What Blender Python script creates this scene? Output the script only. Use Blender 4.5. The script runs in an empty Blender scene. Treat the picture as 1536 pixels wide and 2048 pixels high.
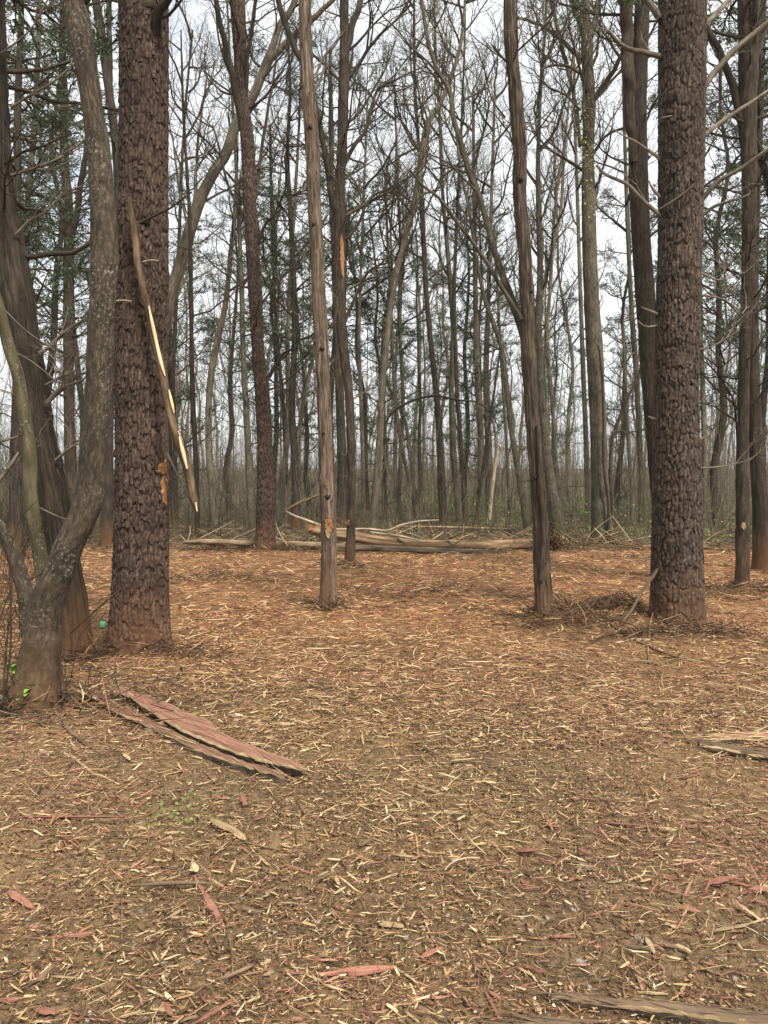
import bpy, math, random
import numpy as np
from mathutils import Vector, Matrix, Quaternion

random.seed(7); rng = np.random.default_rng(7)
S = bpy.context.scene
COL = S.collection
R_ = math.radians

# ------------------------------------------------------------------ camera, sky, sun, exposure
F = 1538.0; CX, CY = 768.0, 1024.0; CAMH = 1.6; PITCH = R_(2.75)
cam = bpy.data.cameras.new('camera'); camo = bpy.data.objects.new('camera', cam); COL.objects.link(camo)
cam.sensor_fit = 'VERTICAL'; cam.sensor_height = 24.0; cam.sensor_width = 18.0; cam.lens = 24.0 * F / 2048.0
cam.clip_start = 0.05; cam.clip_end = 1500
camo.location = (0, 0, CAMH); camo.rotation_euler = (R_(90) - PITCH, 0, 0)
S.camera = camo

SUN_EL, SUN_AZ = 52.0, 150.0         # azimuth clockwise from +Y: over the right shoulder of the viewer
w = bpy.data.worlds.new('World'); S.world = w; w.use_nodes = True
nt = w.node_tree; nt.nodes.clear()
sky = nt.nodes.new('ShaderNodeTexSky'); sky.sky_type = 'NISHITA'; sky.sun_disc = False
sky.sun_elevation = R_(SUN_EL); sky.sun_rotation = R_(SUN_AZ); sky.altitude = 200; sky.dust_density = 2.0
tc = nt.nodes.new('ShaderNodeTexCoord'); mp = nt.nodes.new('ShaderNodeMapping'); mp.inputs['Scale'].default_value = (1.0, 1.0, 3.2)
mp.inputs['Location'].default_value = (0.35, 0.1, 0.6)
cn = nt.nodes.new('ShaderNodeTexNoise'); cn.inputs['Scale'].default_value = 2.2; cn.inputs['Detail'].default_value = 7; cn.inputs['Roughness'].default_value = 0.62
cr = nt.nodes.new('ShaderNodeValToRGB'); cr.color_ramp.elements[0].position = 0.30; cr.color_ramp.elements[0].color = (0.45, 0.45, 0.45, 1)
cr.color_ramp.elements[1].position = 0.44; cr.color_ramp.elements[1].color = (0.96, 0.96, 0.96, 1)
cc = nt.nodes.new('ShaderNodeValToRGB'); cc.color_ramp.elements[0].position = 0.40; cc.color_ramp.elements[0].color = (5.2, 5.4, 5.55, 1)
cc.color_ramp.elements[1].position = 0.72; cc.color_ramp.elements[1].color = (6.7, 6.8, 6.85, 1)
mx = nt.nodes.new('ShaderNodeMix'); mx.data_type = 'RGBA'
bg = nt.nodes.new('ShaderNodeBackground'); bg.inputs['Strength'].default_value = 0.1
out = nt.nodes.new('ShaderNodeOutputWorld')
L = nt.links.new
L(tc.outputs['Generated'], mp.inputs['Vector']); L(mp.outputs['Vector'], cn.inputs['Vector'])
L(cn.outputs['Fac'], cr.inputs['Fac']); L(cn.outputs['Fac'], cc.inputs['Fac'])
L(cr.outputs['Color'], mx.inputs['Factor']); L(sky.outputs['Color'], mx.inputs['A']); L(cc.outputs['Color'], mx.inputs['B'])
L(mx.outputs['Result'], bg.inputs['Color']); L(bg.outputs['Background'], out.inputs['Surface'])

sl = bpy.data.lights.new('sun', 'SUN'); sl.energy = 3.1; sl.angle = R_(15); sl.color = (1.0, 0.92, 0.80)
so = bpy.data.objects.new('sun', sl); COL.objects.link(so)
sd = Vector((math.sin(R_(SUN_AZ)) * math.cos(R_(SUN_EL)), math.cos(R_(SUN_AZ)) * math.cos(R_(SUN_EL)), math.sin(R_(SUN_EL))))
so.rotation_euler = (-sd).to_track_quat('-Z', 'Y').to_euler(); so.location = (3, -6, 12)
S.view_settings.view_transform = 'Standard'; S.view_settings.look = 'None'; S.view_settings.gamma = 1
S.view_settings.exposure = 1.02; S.view_settings.use_curve_mapping = False

# ------------------------------------------------------------------ picture <-> place
_f = Vector((0, math.cos(PITCH), -math.sin(PITCH))); _u = Vector((0, math.sin(PITCH), math.cos(PITCH)))
def at(px, py, Y):
    d = _f + Vector((1, 0, 0)) * ((px - CX) / F) + _u * ((CY - py) / F)
    return Vector((0, 0, CAMH)) + d * (Y / d.y)
def gy(py, z=0.0):                         # depth at which the pixel row meets height z
    d = _f + _u * ((CY - py) / F)
    return (z - CAMH) * d.y / d.z
def gp(px, py, z=0.0): return at(px, py, gy(py, z))

# ------------------------------------------------------------------ numpy noise
def _h(x, y, z, s=0):
    n = (x.astype(np.int64) * 374761393 + y.astype(np.int64) * 668265263 + z.astype(np.int64) * 2147483647 + s * 974634777) & 0xFFFFFFFF
    n = ((n ^ (n >> 13)) * 1274126177) & 0xFFFFFFFF
    n = ((n ^ (n >> 16)) * 2246822519) & 0xFFFFFFFF
    return ((n ^ (n >> 15)) & 0xFFFFFF) / float(0xFFFFFF)
def vn(x, y, z=None, s=0):
    x = np.asarray(x, float); y = np.asarray(y, float); z = np.zeros_like(x) if z is None else np.asarray(z, float) + np.zeros_like(x)
    x0, y0, z0 = np.floor(x), np.floor(y), np.floor(z); fx, fy, fz = x - x0, y - y0, z - z0
    fx, fy, fz = [a * a * (3 - 2 * a) for a in (fx, fy, fz)]
    r = 0
    for i in (0, 1):
        for j in (0, 1):
            for k in (0, 1):
                r = r + _h(x0 + i, y0 + j, z0 + k, s) * (fx if i else 1 - fx) * (fy if j else 1 - fy) * (fz if k else 1 - fz)
    return r
def fbm(x, y, z=None, o=4, s=0):
    t = 0; a = .5
    for i in range(o):
        k = 2 ** i
        t = t + a * (vn(np.asarray(x) * k, np.asarray(y) * k, None if z is None else np.asarray(z) * k, s + i) - .5); a *= .5
    return t
def sstep(a, b, x): t = np.clip((x - a) / (b - a), 0, 1); return t * t * (3 - 2 * t)

MOUNDS = []
for (px, py, r, h) in ((1235, 1245, .55, .16), (1150, 1262, .5, .10), (1345, 1285, .75, .07), (1090, 1250, .3, .07), (1430, 1275, .5, .04), (690, 1235, .45, .05),
                       (300, 1320, .5, .05), (100, 1425, .7, .10), (215, 1345, .45, .05), (540, 1110, .7, .08), (700, 1145, .4, .07), (1490, 1195, .5, .09), (1120, 1090, .8, .12),
                       (560, 1660, .45, .05), (440, 1160, 1.2, .07), (860, 1190, .8, .05), (1330, 1110, 1.5, .05), (40, 1600, .7, .06), (1000, 1330, .8, .03), (730, 1400, .6, .03)):
    p = gp(px, py); MOUNDS.append((p.x, p.y, r, h))
def gh(x, y):
    x = np.asarray(x, float); y = np.asarray(y, float)
    z = fbm(x * .35, y * .35, o=3, s=11) * .12 + fbm(x * 1.6, y * 1.6, o=3, s=12) * .05
    for (mx_, my_, r, h) in MOUNDS:
        z = z + h * np.exp(-((x - mx_) ** 2 + (y - my_) ** 2) / (r * r) * 1.6)
    far = sstep(17, 40, np.abs(y)); z = z + far * (fbm(x * .08, y * .08, o=2, s=13) * .9)
    z = z + sstep(60, 300, y) * 4.0
    return z * sstep(0, 2, np.hypot(x, y))
def micro(x, y):
    msk = sstep(-.05, .12, fbm(x * .6 + 7, y * .9, o=2, s=33)); rut = np.exp(-((y - 3.15 - .12 * x + fbm(x * 2, y * 2, o=2, s=34) * .3) / .16) ** 2) + .8 * np.exp(-((y - 3.75 - .05 * x) / .14) ** 2) * (x < .6)
    return fbm(x * 9, y * 9, o=4, s=31) * (.022 + .030 * msk) + np.maximum(0, fbm(x * 22, y * 22, o=3, s=32)) * (.02 + .04 * msk) - rut * .022
def gtop(x, y): x = np.atleast_1d(np.asarray(x, float)); y = np.atleast_1d(np.asarray(y, float)); return gh(x, y) + np.maximum(0, micro(x, y))
def g1(x, y): return float(gh(np.array([x]), np.array([y]))[0])

# ------------------------------------------------------------------ mesh helpers
def tag(o, label=None, cat=None, group=None, kind=None):
    if label: o['label'] = label
    if cat: o['category'] = cat
    if group: o['group'] = group
    if kind: o['kind'] = kind
    return o
class Geo:
    def __init__(s): s.V = []; s.Q = []; s.T = []; s.B = []; s.A = {}; s.QM = []; s.TM = []; s.n = 0
    def add(s, V, Q=None, T=None, bco=None, mat=0, **attr):
        V = np.asarray(V, float).reshape(-1, 3)
        if Q is not None and len(Q): Q = np.asarray(Q).reshape(-1, 4) + s.n; s.Q.append(Q); s.QM.append(np.full(len(Q), mat))
        if T is not None and len(T): T = np.asarray(T).reshape(-1, 3) + s.n; s.T.append(T); s.TM.append(np.full(len(T), mat))
        s.V.append(V); s.B.append(V if bco is None else np.asarray(bco).reshape(-1, 3))
        for k, v in attr.items(): s.A.setdefault(k, []).append((s.n, np.asarray(v, float)))
        s.n += len(V); return s
    def arrays(s):
        V = np.concatenate(s.V); B = np.concatenate(s.B)
        Q = np.concatenate(s.Q) if s.Q else np.zeros((0, 4), int); T = np.concatenate(s.T) if s.T else np.zeros((0, 3), int)
        QM = np.concatenate(s.QM) if s.Q else np.zeros(0, int); TM = np.concatenate(s.TM) if s.T else np.zeros(0, int)
        return V, Q, T, B, QM, TM
    def mesh(s, name, mats, smooth=True):
        V, Q, T, B, QM, TM = s.arrays()
        me = bpy.data.meshes.new(name)
        me.vertices.add(len(V)); me.vertices.foreach_set('co', V.astype(np.float32).ravel())
        loops = np.concatenate([Q.ravel(), T.ravel()]).astype(np.int32)
        me.loops.add(len(loops)); me.loops.foreach_set('vertex_index', loops)
        npoly = len(Q) + len(T); me.polygons.add(npoly)
        st = np.concatenate([np.arange(len(Q)) * 4, len(Q) * 4 + np.arange(len(T)) * 3]).astype(np.int32)
        me.polygons.foreach_set('loop_start', st)
        try: me.polygons.foreach_set('loop_total', np.concatenate([np.full(len(Q), 4), np.full(len(T), 3)]).astype(np.int32))
        except Exception: pass
        me.polygons.foreach_set('use_smooth', np.full(npoly, smooth))
        for m in (mats if isinstance(mats, (list, tuple)) else [mats]): me.materials.append(m)
        me.polygons.foreach_set('material_index', np.concatenate([QM, TM]).astype(np.int32))
        a = me.attributes.new('bco', 'FLOAT_VECTOR', 'POINT'); a.data.foreach_set('vector', B.astype(np.float32).ravel())
        for k, lst in s.A.items():
            dim = 1 if lst[0][1].ndim == 1 else 4
            arr = np.zeros((len(V), dim)) 
            for (n0, v) in lst: arr[n0:n0 + len(v)] = v.reshape(len(v), -1) if dim == 1 else np.c_[v[:, :3], np.ones(len(v))]
            if dim == 1: a = me.attributes.new(k, 'FLOAT', 'POINT'); a.data.foreach_set('value', arr.astype(np.float32).ravel())
            else: a = me.attributes.new(k, 'FLOAT_COLOR', 'POINT'); a.data.foreach_set('color', arr.astype(np.float32).ravel())
        me.update(calc_edges=True)
        return me
    def obj(s, name, mats, parent=None, smooth=True):
        o = bpy.data.objects.new(name, s.mesh(name, mats, smooth)); COL.objects.link(o)
        if parent: o.parent = parent; o.matrix_parent_inverse = Matrix.Translation(-parent.location)
        return o
def empty(name, loc):
    o = bpy.data.objects.new(name, None); o.empty_display_size = .2; COL.objects.link(o); o.location = loc; return o

def norm(a): return a / np.maximum(np.linalg.norm(a, axis=-1, keepdims=True), 1e-9)
def tubes(P, R, n):
    """k tubes of m rings with n sides each; R is (k,m) or (k,m,n)"""
    P = np.asarray(P, float); R = np.asarray(R, float); k, m = P.shape[:2]
    if R.ndim == 2: R = R[:, :, None] + np.zeros((1, 1, n))
    T = norm(np.gradient(P, axis=1)); D = norm(P[:, -1] - P[:, 0])
    ref = np.tile(np.array([0., 1, 0]), (k, 1)); bad = np.abs(D[:, 1]) > .85; ref[bad] = (0.1, 0, 1)
    U = norm(np.cross(T, ref[:, None, :])); W = np.cross(T, U)
    th = np.arange(n) / n * 2 * np.pi; c = np.cos(th)[None, None, :, None]; s_ = np.sin(th)[None, None, :, None]
    V = P[:, :, None, :] + R[..., None] * (c * U[:, :, None, :] + s_ * W[:, :, None, :])
    i = np.arange(m - 1)[:, None] * n; j = np.arange(n)[None, :]; j2 = (j + 1) % n
    q = np.stack([i + j, i + n + j, i + n + j2, i + j2], -1).reshape(-1, 4)
    Q = (q[None] + (np.arange(k) * m * n)[:, None, None]).reshape(-1, 4)
    al = np.concatenate([np.zeros((k, 1)), np.cumsum(np.linalg.norm(np.diff(P, axis=1), axis=-1), 1)], 1) + rng.random((k, 1)) * 9
    r0 = np.maximum(R.mean(axis=(1, 2)), .004)[:, None, None]
    B = np.stack([r0 * np.cos(th)[None, None] + 0 * R, r0 * np.sin(th)[None, None] + 0 * R, al[:, :, None] + 0 * R], -1)
    return V.reshape(-1, 3), Q, B.reshape(-1, 3)
def caps(V0, n):                                        # fan over the first / last ring of a single tube
    m = len(V0) // n; c0 = V0[:n].mean(0); c1 = V0[-n:].mean(0); N = len(V0)
    T = [(N, j, (j + 1) % n) for j in range(n)] + [(N + 1, (m - 1) * n + (j + 1) % n, (m - 1) * n + j) for j in range(n)]
    return np.array([c0, c1]), np.array(T)
def resample(pts, step):
    """Catmull-Rom through 4-vectors (x,y,z,r), even steps"""
    P = np.array(pts, float); Pe = np.vstack([2 * P[0] - P[1], P, 2 * P[-1] - P[-2]]); o = []
    for i in range(1, len(Pe) - 2):
        p0, p1, p2, p3 = Pe[i - 1:i + 3]; t = np.linspace(0, 1, 17)[:-1, None]
        o.append(.5 * (2 * p1 + (p2 - p0) * t + (2 * p0 - 5 * p1 + 4 * p2 - p3) * t ** 2 + (3 * p1 - p0 - 3 * p2 + p3) * t ** 3))
    o = np.vstack(o + [P[-1:]]); s = np.concatenate([[0], np.cumsum(np.linalg.norm(np.diff(o[:, :3], axis=0), axis=1))])
    q = np.linspace(0, s[-1], max(4, int(s[-1] / step) + 1))
    return np.stack([np.interp(q, s, o[:, k]) for k in range(4)], 1), q

# ------------------------------------------------------------------ materials
def newmat(name, rough=.9):
    m = bpy.data.materials.new(name); m.use_nodes = True; n = m.node_tree; b = n.nodes['Principled BSDF']
    b.inputs['Roughness'].default_value = rough; b.inputs['Specular IOR Level'].default_value = .25
    return m, n, b
def nd(n, t, **kw):
    x = n.nodes.new(t)
    for k, v in kw.items():
        if k in x.inputs: x.inputs[k].default_value = v
        else: setattr(x, k, v)
    return x
def ramp(n, pairs):
    r = n.nodes.new('ShaderNodeValToRGB'); e = r.color_ramp.elements
    e[0].position, e[0].color = pairs[0][0], (*pairs[0][1], 1); e[1].position, e[1].color = pairs[-1][0], (*pairs[-1][1], 1)
    for p, c in pairs[1:-1]: q = e.new(p); q.color = (*c, 1)
    return r
def mixc(n, fac, a, b, blend='MIX'):
    x = n.nodes.new('ShaderNodeMix'); x.data_type = 'RGBA'; x.blend_type = blend
    for s, v in (('Factor', fac), ('A', a), ('B', b)):
        if isinstance(v, (int, float)): x.inputs[s].default_value = v
        elif isinstance(v, tuple): x.inputs[s].default_value = (*v, 1)
        else: n.links.new(v, x.inputs[s])
    return x.outputs['Result']
def bark(name, cols, scale=30, stretch=.25, bump=.6, dist=.01, lichen=None, lich_amt=.6, mud=.0, cells=False, rnd=.25, moss=0):
    m, n, b = newmat(name, .92)
    at_ = nd(n, 'ShaderNodeAttribute', attribute_name='bco'); mp = nd(n, 'ShaderNodeMapping'); mp.inputs['Scale'].default_value = (1, 1, stretch)
    n.links.new(at_.outputs['Vector'], mp.inputs['Vector'])
    n1 = nd(n, 'ShaderNodeTexNoise', Scale=float(scale), Detail=6.0, Roughness=.65); n.links.new(mp.outputs['Vector'], n1.inputs['Vector'])
    n2 = nd(n, 'ShaderNodeTexNoise', Scale=float(scale) * .09, Detail=3.0); n.links.new(at_.outputs['Vector'], n2.inputs['Vector'])
    r = ramp(n, [(.3, cols[0]), (.5, cols[1]), (.68, cols[2])]); n.links.new(n1.outputs['Fac'], r.inputs['Fac'])
    c = r.outputs['Color']
    v = nd(n, 'ShaderNodeMapRange'); v.inputs['From Min'].default_value = .3; v.inputs['From Max'].default_value = .7; v.inputs['To Min'].default_value = .7; v.inputs['To Max'].default_value = 1.3
    n.links.new(n2.outputs['Fac'], v.inputs['Value']); c = mixc(n, 1.0, c, v.outputs['Result'], 'MULTIPLY')
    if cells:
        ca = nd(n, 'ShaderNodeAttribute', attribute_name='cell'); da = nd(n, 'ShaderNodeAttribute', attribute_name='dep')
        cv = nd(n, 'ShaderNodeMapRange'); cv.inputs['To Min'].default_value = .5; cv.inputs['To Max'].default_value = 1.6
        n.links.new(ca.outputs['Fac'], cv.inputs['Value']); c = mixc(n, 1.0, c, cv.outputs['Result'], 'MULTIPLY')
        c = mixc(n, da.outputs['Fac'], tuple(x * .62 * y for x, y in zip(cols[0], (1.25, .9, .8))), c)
    if rnd:
        oi = nd(n, 'ShaderNodeObjectInfo'); ov = nd(n, 'ShaderNodeMapRange'); ov.inputs['To Min'].default_value = 1 - rnd; ov.inputs['To Max'].default_value = 1 + rnd
        n.links.new(oi.outputs['Random'], ov.inputs['Value']); c = mixc(n, 1.0, c, ov.outputs['Result'], 'MULTIPLY')
    if lichen:
        n3 = nd(n, 'ShaderNodeTexNoise', Scale=48.0, Detail=5.0, Roughness=.7); n.links.new(at_.outputs['Vector'], n3.inputs['Vector'])
        lr = ramp(n, [(.60 - .12 * lich_amt, (0, 0, 0)), (.72 - .12 * lich_amt, (1, 1, 1))]); n.links.new(n3.outputs['Fac'], lr.inputs['Fac'])
        n4 = nd(n, 'ShaderNodeTexNoise', Scale=2.4, Detail=2.0); n.links.new(at_.outputs['Vector'], n4.inputs['Vector'])
        l4 = ramp(n, [(.42, (0, 0, 0)), (.6, (1, 1, 1))]); n.links.new(n4.outputs['Fac'], l4.inputs['Fac'])
        ff = mixc(n, 1.0, lr.outputs['Color'], l4.outputs['Color'], 'MULTIPLY'); ff2 = mixc(n, .8, (0, 0, 0), ff)
        c = mixc(n, ff2, c, lichen)
    if mud or moss:
        g = nd(n, 'ShaderNodeNewGeometry'); sx = nd(n, 'ShaderNodeSeparateXYZ'); n.links.new(g.outputs['Position'], sx.inputs[0])
    if moss:
        mr = nd(n, 'ShaderNodeMapRange'); mr.inputs['From Min'].default_value = .9; mr.inputs['From Max'].default_value = .0; n.links.new(sx.outputs['Z'], mr.inputs['Value'])
        mm = nd(n, 'ShaderNodeMath', operation='MULTIPLY'); n.links.new(mr.outputs['Result'], mm.inputs[0]); n.links.new(n2.outputs['Fac'], mm.inputs[1])
        m2 = nd(n, 'ShaderNodeMath', operation='MULTIPLY'); n.links.new(mm.outputs[0], m2.inputs[0]); m2.inputs[1].default_value = moss
        c = mixc(n, m2.outputs[0], c, (.05, .06, .018))
    if mud:
        mr = nd(n, 'ShaderNodeMapRange'); mr.inputs['From Min'].default_value = .75; mr.inputs['From Max'].default_value = .0; n.links.new(sx.outputs['Z'], mr.inputs['Value'])
        m2 = nd(n, 'ShaderNodeMath', operation='MULTIPLY'); n.links.new(mr.outputs['Result'], m2.inputs[0]); m2.inputs[1].default_value = mud
        c = mixc(n, m2.outputs[0], c, (.16, .075, .032))
    n.links.new(c, b.inputs['Base Color'])
    bp = nd(n, 'ShaderNodeBump', Strength=bump, Distance=dist); n.links.new(n1.outputs['Fac'], bp.inputs['Height']); n.links.new(bp.outputs['Normal'], b.inputs['Normal'])
    return m
def colattr(name, rough=.85, bump=.3, grain=True):
    m, n, b = newmat(name, rough); a = nd(n, 'ShaderNodeAttribute', attribute_name='col')
    g = nd(n, 'ShaderNodeTexCoord'); no = nd(n, 'ShaderNodeTexNoise', Scale=120.0, Detail=3.0); n.links.new(g.outputs['Object'], no.inputs['Vector'])
    v = nd(n, 'ShaderNodeMapRange'); v.inputs['To Min'].default_value = .6; v.inputs['To Max'].default_value = 1.4; n.links.new(no.outputs['Fac'], v.inputs['Value'])
    n.links.new(mixc(n, 1.0, a.outputs['Color'], v.outputs['Result'], 'MULTIPLY'), b.inputs['Base Color'])
    return m
def wood(name, c0, c1, scale=40, stretch=.06, bump=.5, edge=None):
    m, n, b = newmat(name, .8); a = nd(n, 'ShaderNodeAttribute', attribute_name='bco'); mp = nd(n, 'ShaderNodeMapping'); mp.inputs['Scale'].default_value = (1, 1, stretch)
    n.links.new(a.outputs['Vector'], mp.inputs['Vector']); no = nd(n, 'ShaderNodeTexNoise', Scale=float(scale), Detail=6.0, Roughness=.7); n.links.new(mp.outputs['Vector'], no.inputs['Vector'])
    r = ramp(n, [(.3, c0), (.72, c1)]); n.links.new(no.outputs['Fac'], r.inputs['Fac']); c = r.outputs['Color']
    oi = nd(n, 'ShaderNodeObjectInfo'); ov = nd(n, 'ShaderNodeMapRange'); ov.inputs['To Min'].default_value = .7; ov.inputs['To Max'].default_value = 1.25
    n.links.new(oi.outputs['Random'], ov.inputs['Value']); c = mixc(n, 1.0, c, ov.outputs['Result'], 'MULTIPLY')
    n.links.new(c, b.inputs['Base Color'])
    bp = nd(n, 'ShaderNodeBump', Strength=bump, Distance=.004); n.links.new(no.outputs['Fac'], bp.inputs['Height']); n.links.new(bp.outputs['Normal'], b.inputs['Normal'])
    return m
def leafmat(name, c0, c1):
    m, n, b = newmat(name, .6); oi = nd(n, 'ShaderNodeObjectInfo'); g = nd(n, 'ShaderNodeNewGeometry')
    wn = nd(n, 'ShaderNodeTexWhiteNoise'); wn.noise_dimensions = '3D'; a = nd(n, 'ShaderNodeAttribute', attribute_name='bco'); n.links.new(a.outputs['Vector'], wn.inputs['Vector'])
    n.links.new(mixc(n, wn.outputs['Value'], c0, c1), b.inputs['Base Color'])
    try: b.inputs['Transmission Weight'].default_value = 0
    except Exception: pass
    return m

M = {}
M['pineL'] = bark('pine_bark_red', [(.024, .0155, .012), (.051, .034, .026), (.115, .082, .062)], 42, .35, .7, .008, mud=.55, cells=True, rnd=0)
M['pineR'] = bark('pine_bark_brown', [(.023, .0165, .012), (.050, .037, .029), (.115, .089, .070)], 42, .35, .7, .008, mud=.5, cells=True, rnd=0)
M['cedar'] = bark('cedar_bark', [(.034, .023, .016), (.105, .076, .054), (.23, .178, .135)], 60, .05, .9, .01, mud=.5, rnd=.1)
M['cedarD'] = bark('cedar_bark_dark', [(.015, .011, .008), (.034, .026, .019), (.082, .063, .047)], 50, .06, .9, .012, mud=.7, rnd=.15)
M['grey'] = bark('grey_bark', [(.030, .025, .017), (.075, .062, .043), (.145, .125, .088)], 36, .22, .8, .012, lichen=(.22, .23, .18), lich_amt=.4, rnd=.2, moss=1.0)
M['lich'] = bark('lichen_bark', [(.020, .015, .010), (.050, .038, .026), (.105, .084, .060)], 52, .30, 1.0, .014, mud=.45, lichen=(.36, .36, .31), lich_amt=.45, rnd=.08, moss=.25)
M['green'] = bark('green_bark', [(.035, .03, .016), (.075, .063, .036), (.12, .105, .06)], 30, .2, .5, .008, lichen=(.3, .3, .22), lich_amt=.35, rnd=.08, moss=.6)
M['dark'] = bark('dark_bark', [(.017, .013, .009), (.040, .030, .021), (.078, .060, .042)], 34, .2, .9, .015, mud=.4, rnd=.25)
M['far'] = bark('far_bark', [(.055, .045, .031), (.115, .096, .068), (.19, .163, .12)], 20, .2, .6, .015, rnd=.35, lichen=(.2, .2, .16), lich_amt=.2)
M['twig'] = bark('twig_bark', [(.024, .018, .012), (.048, .036, .025), (.08, .062, .043)], 30, .3, .3, .003, rnd=.2)
M['twigG'] = bark('twig_bark_grey', [(.07, .057, .038), (.13, .108, .074), (.20, .17, .12)], 30, .3, .3, .003, rnd=.3)
M['deadlimb'] = bark('dead_limb_bark', [(.07, .055, .042), (.14, .115, .09), (.22, .19, .15)], 60, .2, .5, .004, rnd=.2)
M['needle'] = leafmat('needles', (.028, .050, .024), (.075, .115, .05))
M['bud'] = leafmat('buds', (.20, .22, .07), (.36, .35, .15))
M['leafG'] = leafmat('young_leaves', (.07, .13, .025), (.16, .25, .05))
M['wound'] = wood('fresh_wound_wood', (.15, .055, .022), (.44, .235, .10), 60, .12, .9)
M['pale'] = wood('pale_wood', (.20, .13, .065), (.52, .40, .23), 60, .06, .9)
M['pink'] = wood('cedar_heartwood', (.13, .05, .035), (.31, .15, .105), 60, .06)
M['brown'] = wood('brown_wood', (.07, .045, .028), (.22, .15, .095), 60, .06)
M['log'] = wood('peeled_log_wood', (.085, .05, .028), (.38, .26, .155), 22, .10, .8)
M['logD'] = bark('log_bark_dark', [(.03, .022, .015), (.08, .06, .042), (.20, .155, .105)], 22, .12, .9, .02, rnd=.1)
M['logT'] = bark('log_bark_tan', [(.07, .05, .03), (.20, .145, .085), (.38, .29, .18)], 18, .14, .9, .015, rnd=.1)
M['paleB'] = bark('pale_dead_branch', [(.20, .15, .10), (.36, .29, .20), (.50, .43, .32)], 40, .1, .4, .004, rnd=.1)
M['slab'] = wood('split_cedar_face', (.06, .026, .018), (.32, .165, .112), 38, .05, 1.0)
M['stickB'] = bark('brown_stick_bark', [(.055, .035, .02), (.15, .10, .058), (.27, .19, .115)], 50, .15, .6, .005, rnd=.2)
M['log1'] = bark('weathered_log_wood', [(.06, .036, .02), (.21, .135, .078), (.42, .295, .18)], 13, .10, .9, .015, rnd=.05)
M['tan'] = wood('tan_branch_wood', (.10, .065, .035), (.44, .32, .17), 45, .12, 1.0)
M['limbB'] = bark('broken_limb_bark', [(.03, .02, .013), (.095, .062, .038), (.21, .145, .09)], 28, .2, .9, .012, rnd=0)
M['cream'] = wood('cream_stripped_wood', (.50, .38, .20), (.80, .66, .42), 50, .1)
M['brownB'] = bark('brown_fissured_bark', [(.022, .016, .011), (.058, .043, .031), (.135, .104, .076)], 46, .09, .9, .012, mud=.5, rnd=.05)
M['chips'] = colattr('chip_colours'); M['litter'] = colattr('litter_colours')

# ------------------------------------------------------------------ ground sheet
def axis(lim_f, step, lim):
    a = [0.0]; s = step
    while a[-1] < lim:
        if a[-1] > lim_f: s *= 1.09
        a.append(a[-1] + s)
    return np.array(a)
xa = axis(4.5, .042, 420); xs = np.concatenate([-xa[:0:-1], xa])
ya = [1.0]; s = .022
while ya[-1] < 430:
    s = max(.022, ya[-1] * .0062) if ya[-1] < 26 else s * 1.08
    ya.append(ya[-1] + s)
yb = axis(1.0, .12, 70); ys = np.concatenate([1.0 - yb[:0:-1], ya])
X, Y = np.meshgrid(xs, ys)
Z = gh(X, Y)
near = 1 - sstep(18, 30, np.abs(Y))
Z = Z + near * micro(X, Y)
Z = np.where((np.abs(X) > 250) | (np.abs(Y) > 300), Z, Z)
g = Geo(); nr, ncn = X.shape; i = np.arange(nr - 1)[:, None] * ncn; j = np.arange(ncn - 1)[None]
g.add(np.stack([X, Y, Z], -1), Q=np.stack([i + j, i + j + 1, i + ncn + j + 1, i + ncn + j], -1))
m, n, b = newmat('forest_soil', .97)
ge = nd(n, 'ShaderNodeNewGeometry'); sx = nd(n, 'ShaderNodeSeparateXYZ'); n.links.new(ge.outputs['Position'], sx.inputs[0])
na = nd(n, 'ShaderNodeTexNoise', Scale=.8, Detail=5.0, Roughness=.6); n.links.new(ge.outputs['Position'], na.inputs['Vector'])
nb = nd(n, 'ShaderNodeTexNoise', Scale=38.0, Detail=6.0, Roughness=.7); n.links.new(ge.outputs['Position'], nb.inputs['Vector'])
nf = nd(n, 'ShaderNodeTexNoise', Scale=190.0, Detail=3.0, Roughness=.7); n.links.new(ge.outputs['Position'], nf.inputs['Vector'])
def warp(a, b_):
    ad = nd(n, 'ShaderNodeMath', operation='MULTIPLY_ADD'); n.links.new(na.outputs['Fac'], ad.inputs[0]); ad.inputs[1].default_value = 5.0; n.links.new(sx.outputs['Y'], ad.inputs[2])
    q = nd(n, 'ShaderNodeMapRange'); q.inputs['From Min'].default_value = a + 2.5; q.inputs['From Max'].default_value = b_ + 2.5; n.links.new(ad.outputs[0], q.inputs['Value']); return q.outputs['Result']
r1 = ramp(n, [(.32, (.062, .041, .020)), (.5, (.195, .125, .064)), (.75, (.35, .245, .140))]); n.links.new(nb.outputs['Fac'], r1.inputs['Fac'])
r2 = ramp(n, [(.32, (.070, .034, .015)), (.5, (.22, .115, .052)), (.75, (.38, .235, .12))]); n.links.new(nb.outputs['Fac'], r2.inputs['Fac'])
r3 = ramp(n, [(.3, (.045, .040, .020)), (.5, (.11, .095, .050)), (.75, (.19, .165, .09))]); n.links.new(nb.outputs['Fac'], r3.inputs['Fac'])
c = mixc(n, warp(4.0, 8.5), r1.outputs['Color'], r2.outputs['Color']); c = mixc(n, warp(15.8, 18.5), c, r3.outputs['Color'])
v = nd(n, 'ShaderNodeMapRange'); v.inputs['To Min'].default_value = .55; v.inputs['To Max'].default_value = 1.45; n.links.new(nf.outputs['Fac'], v.inputs['Value']); c = mixc(n, 1.0, c, v.outputs['Result'], 'MULTIPLY')
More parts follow.
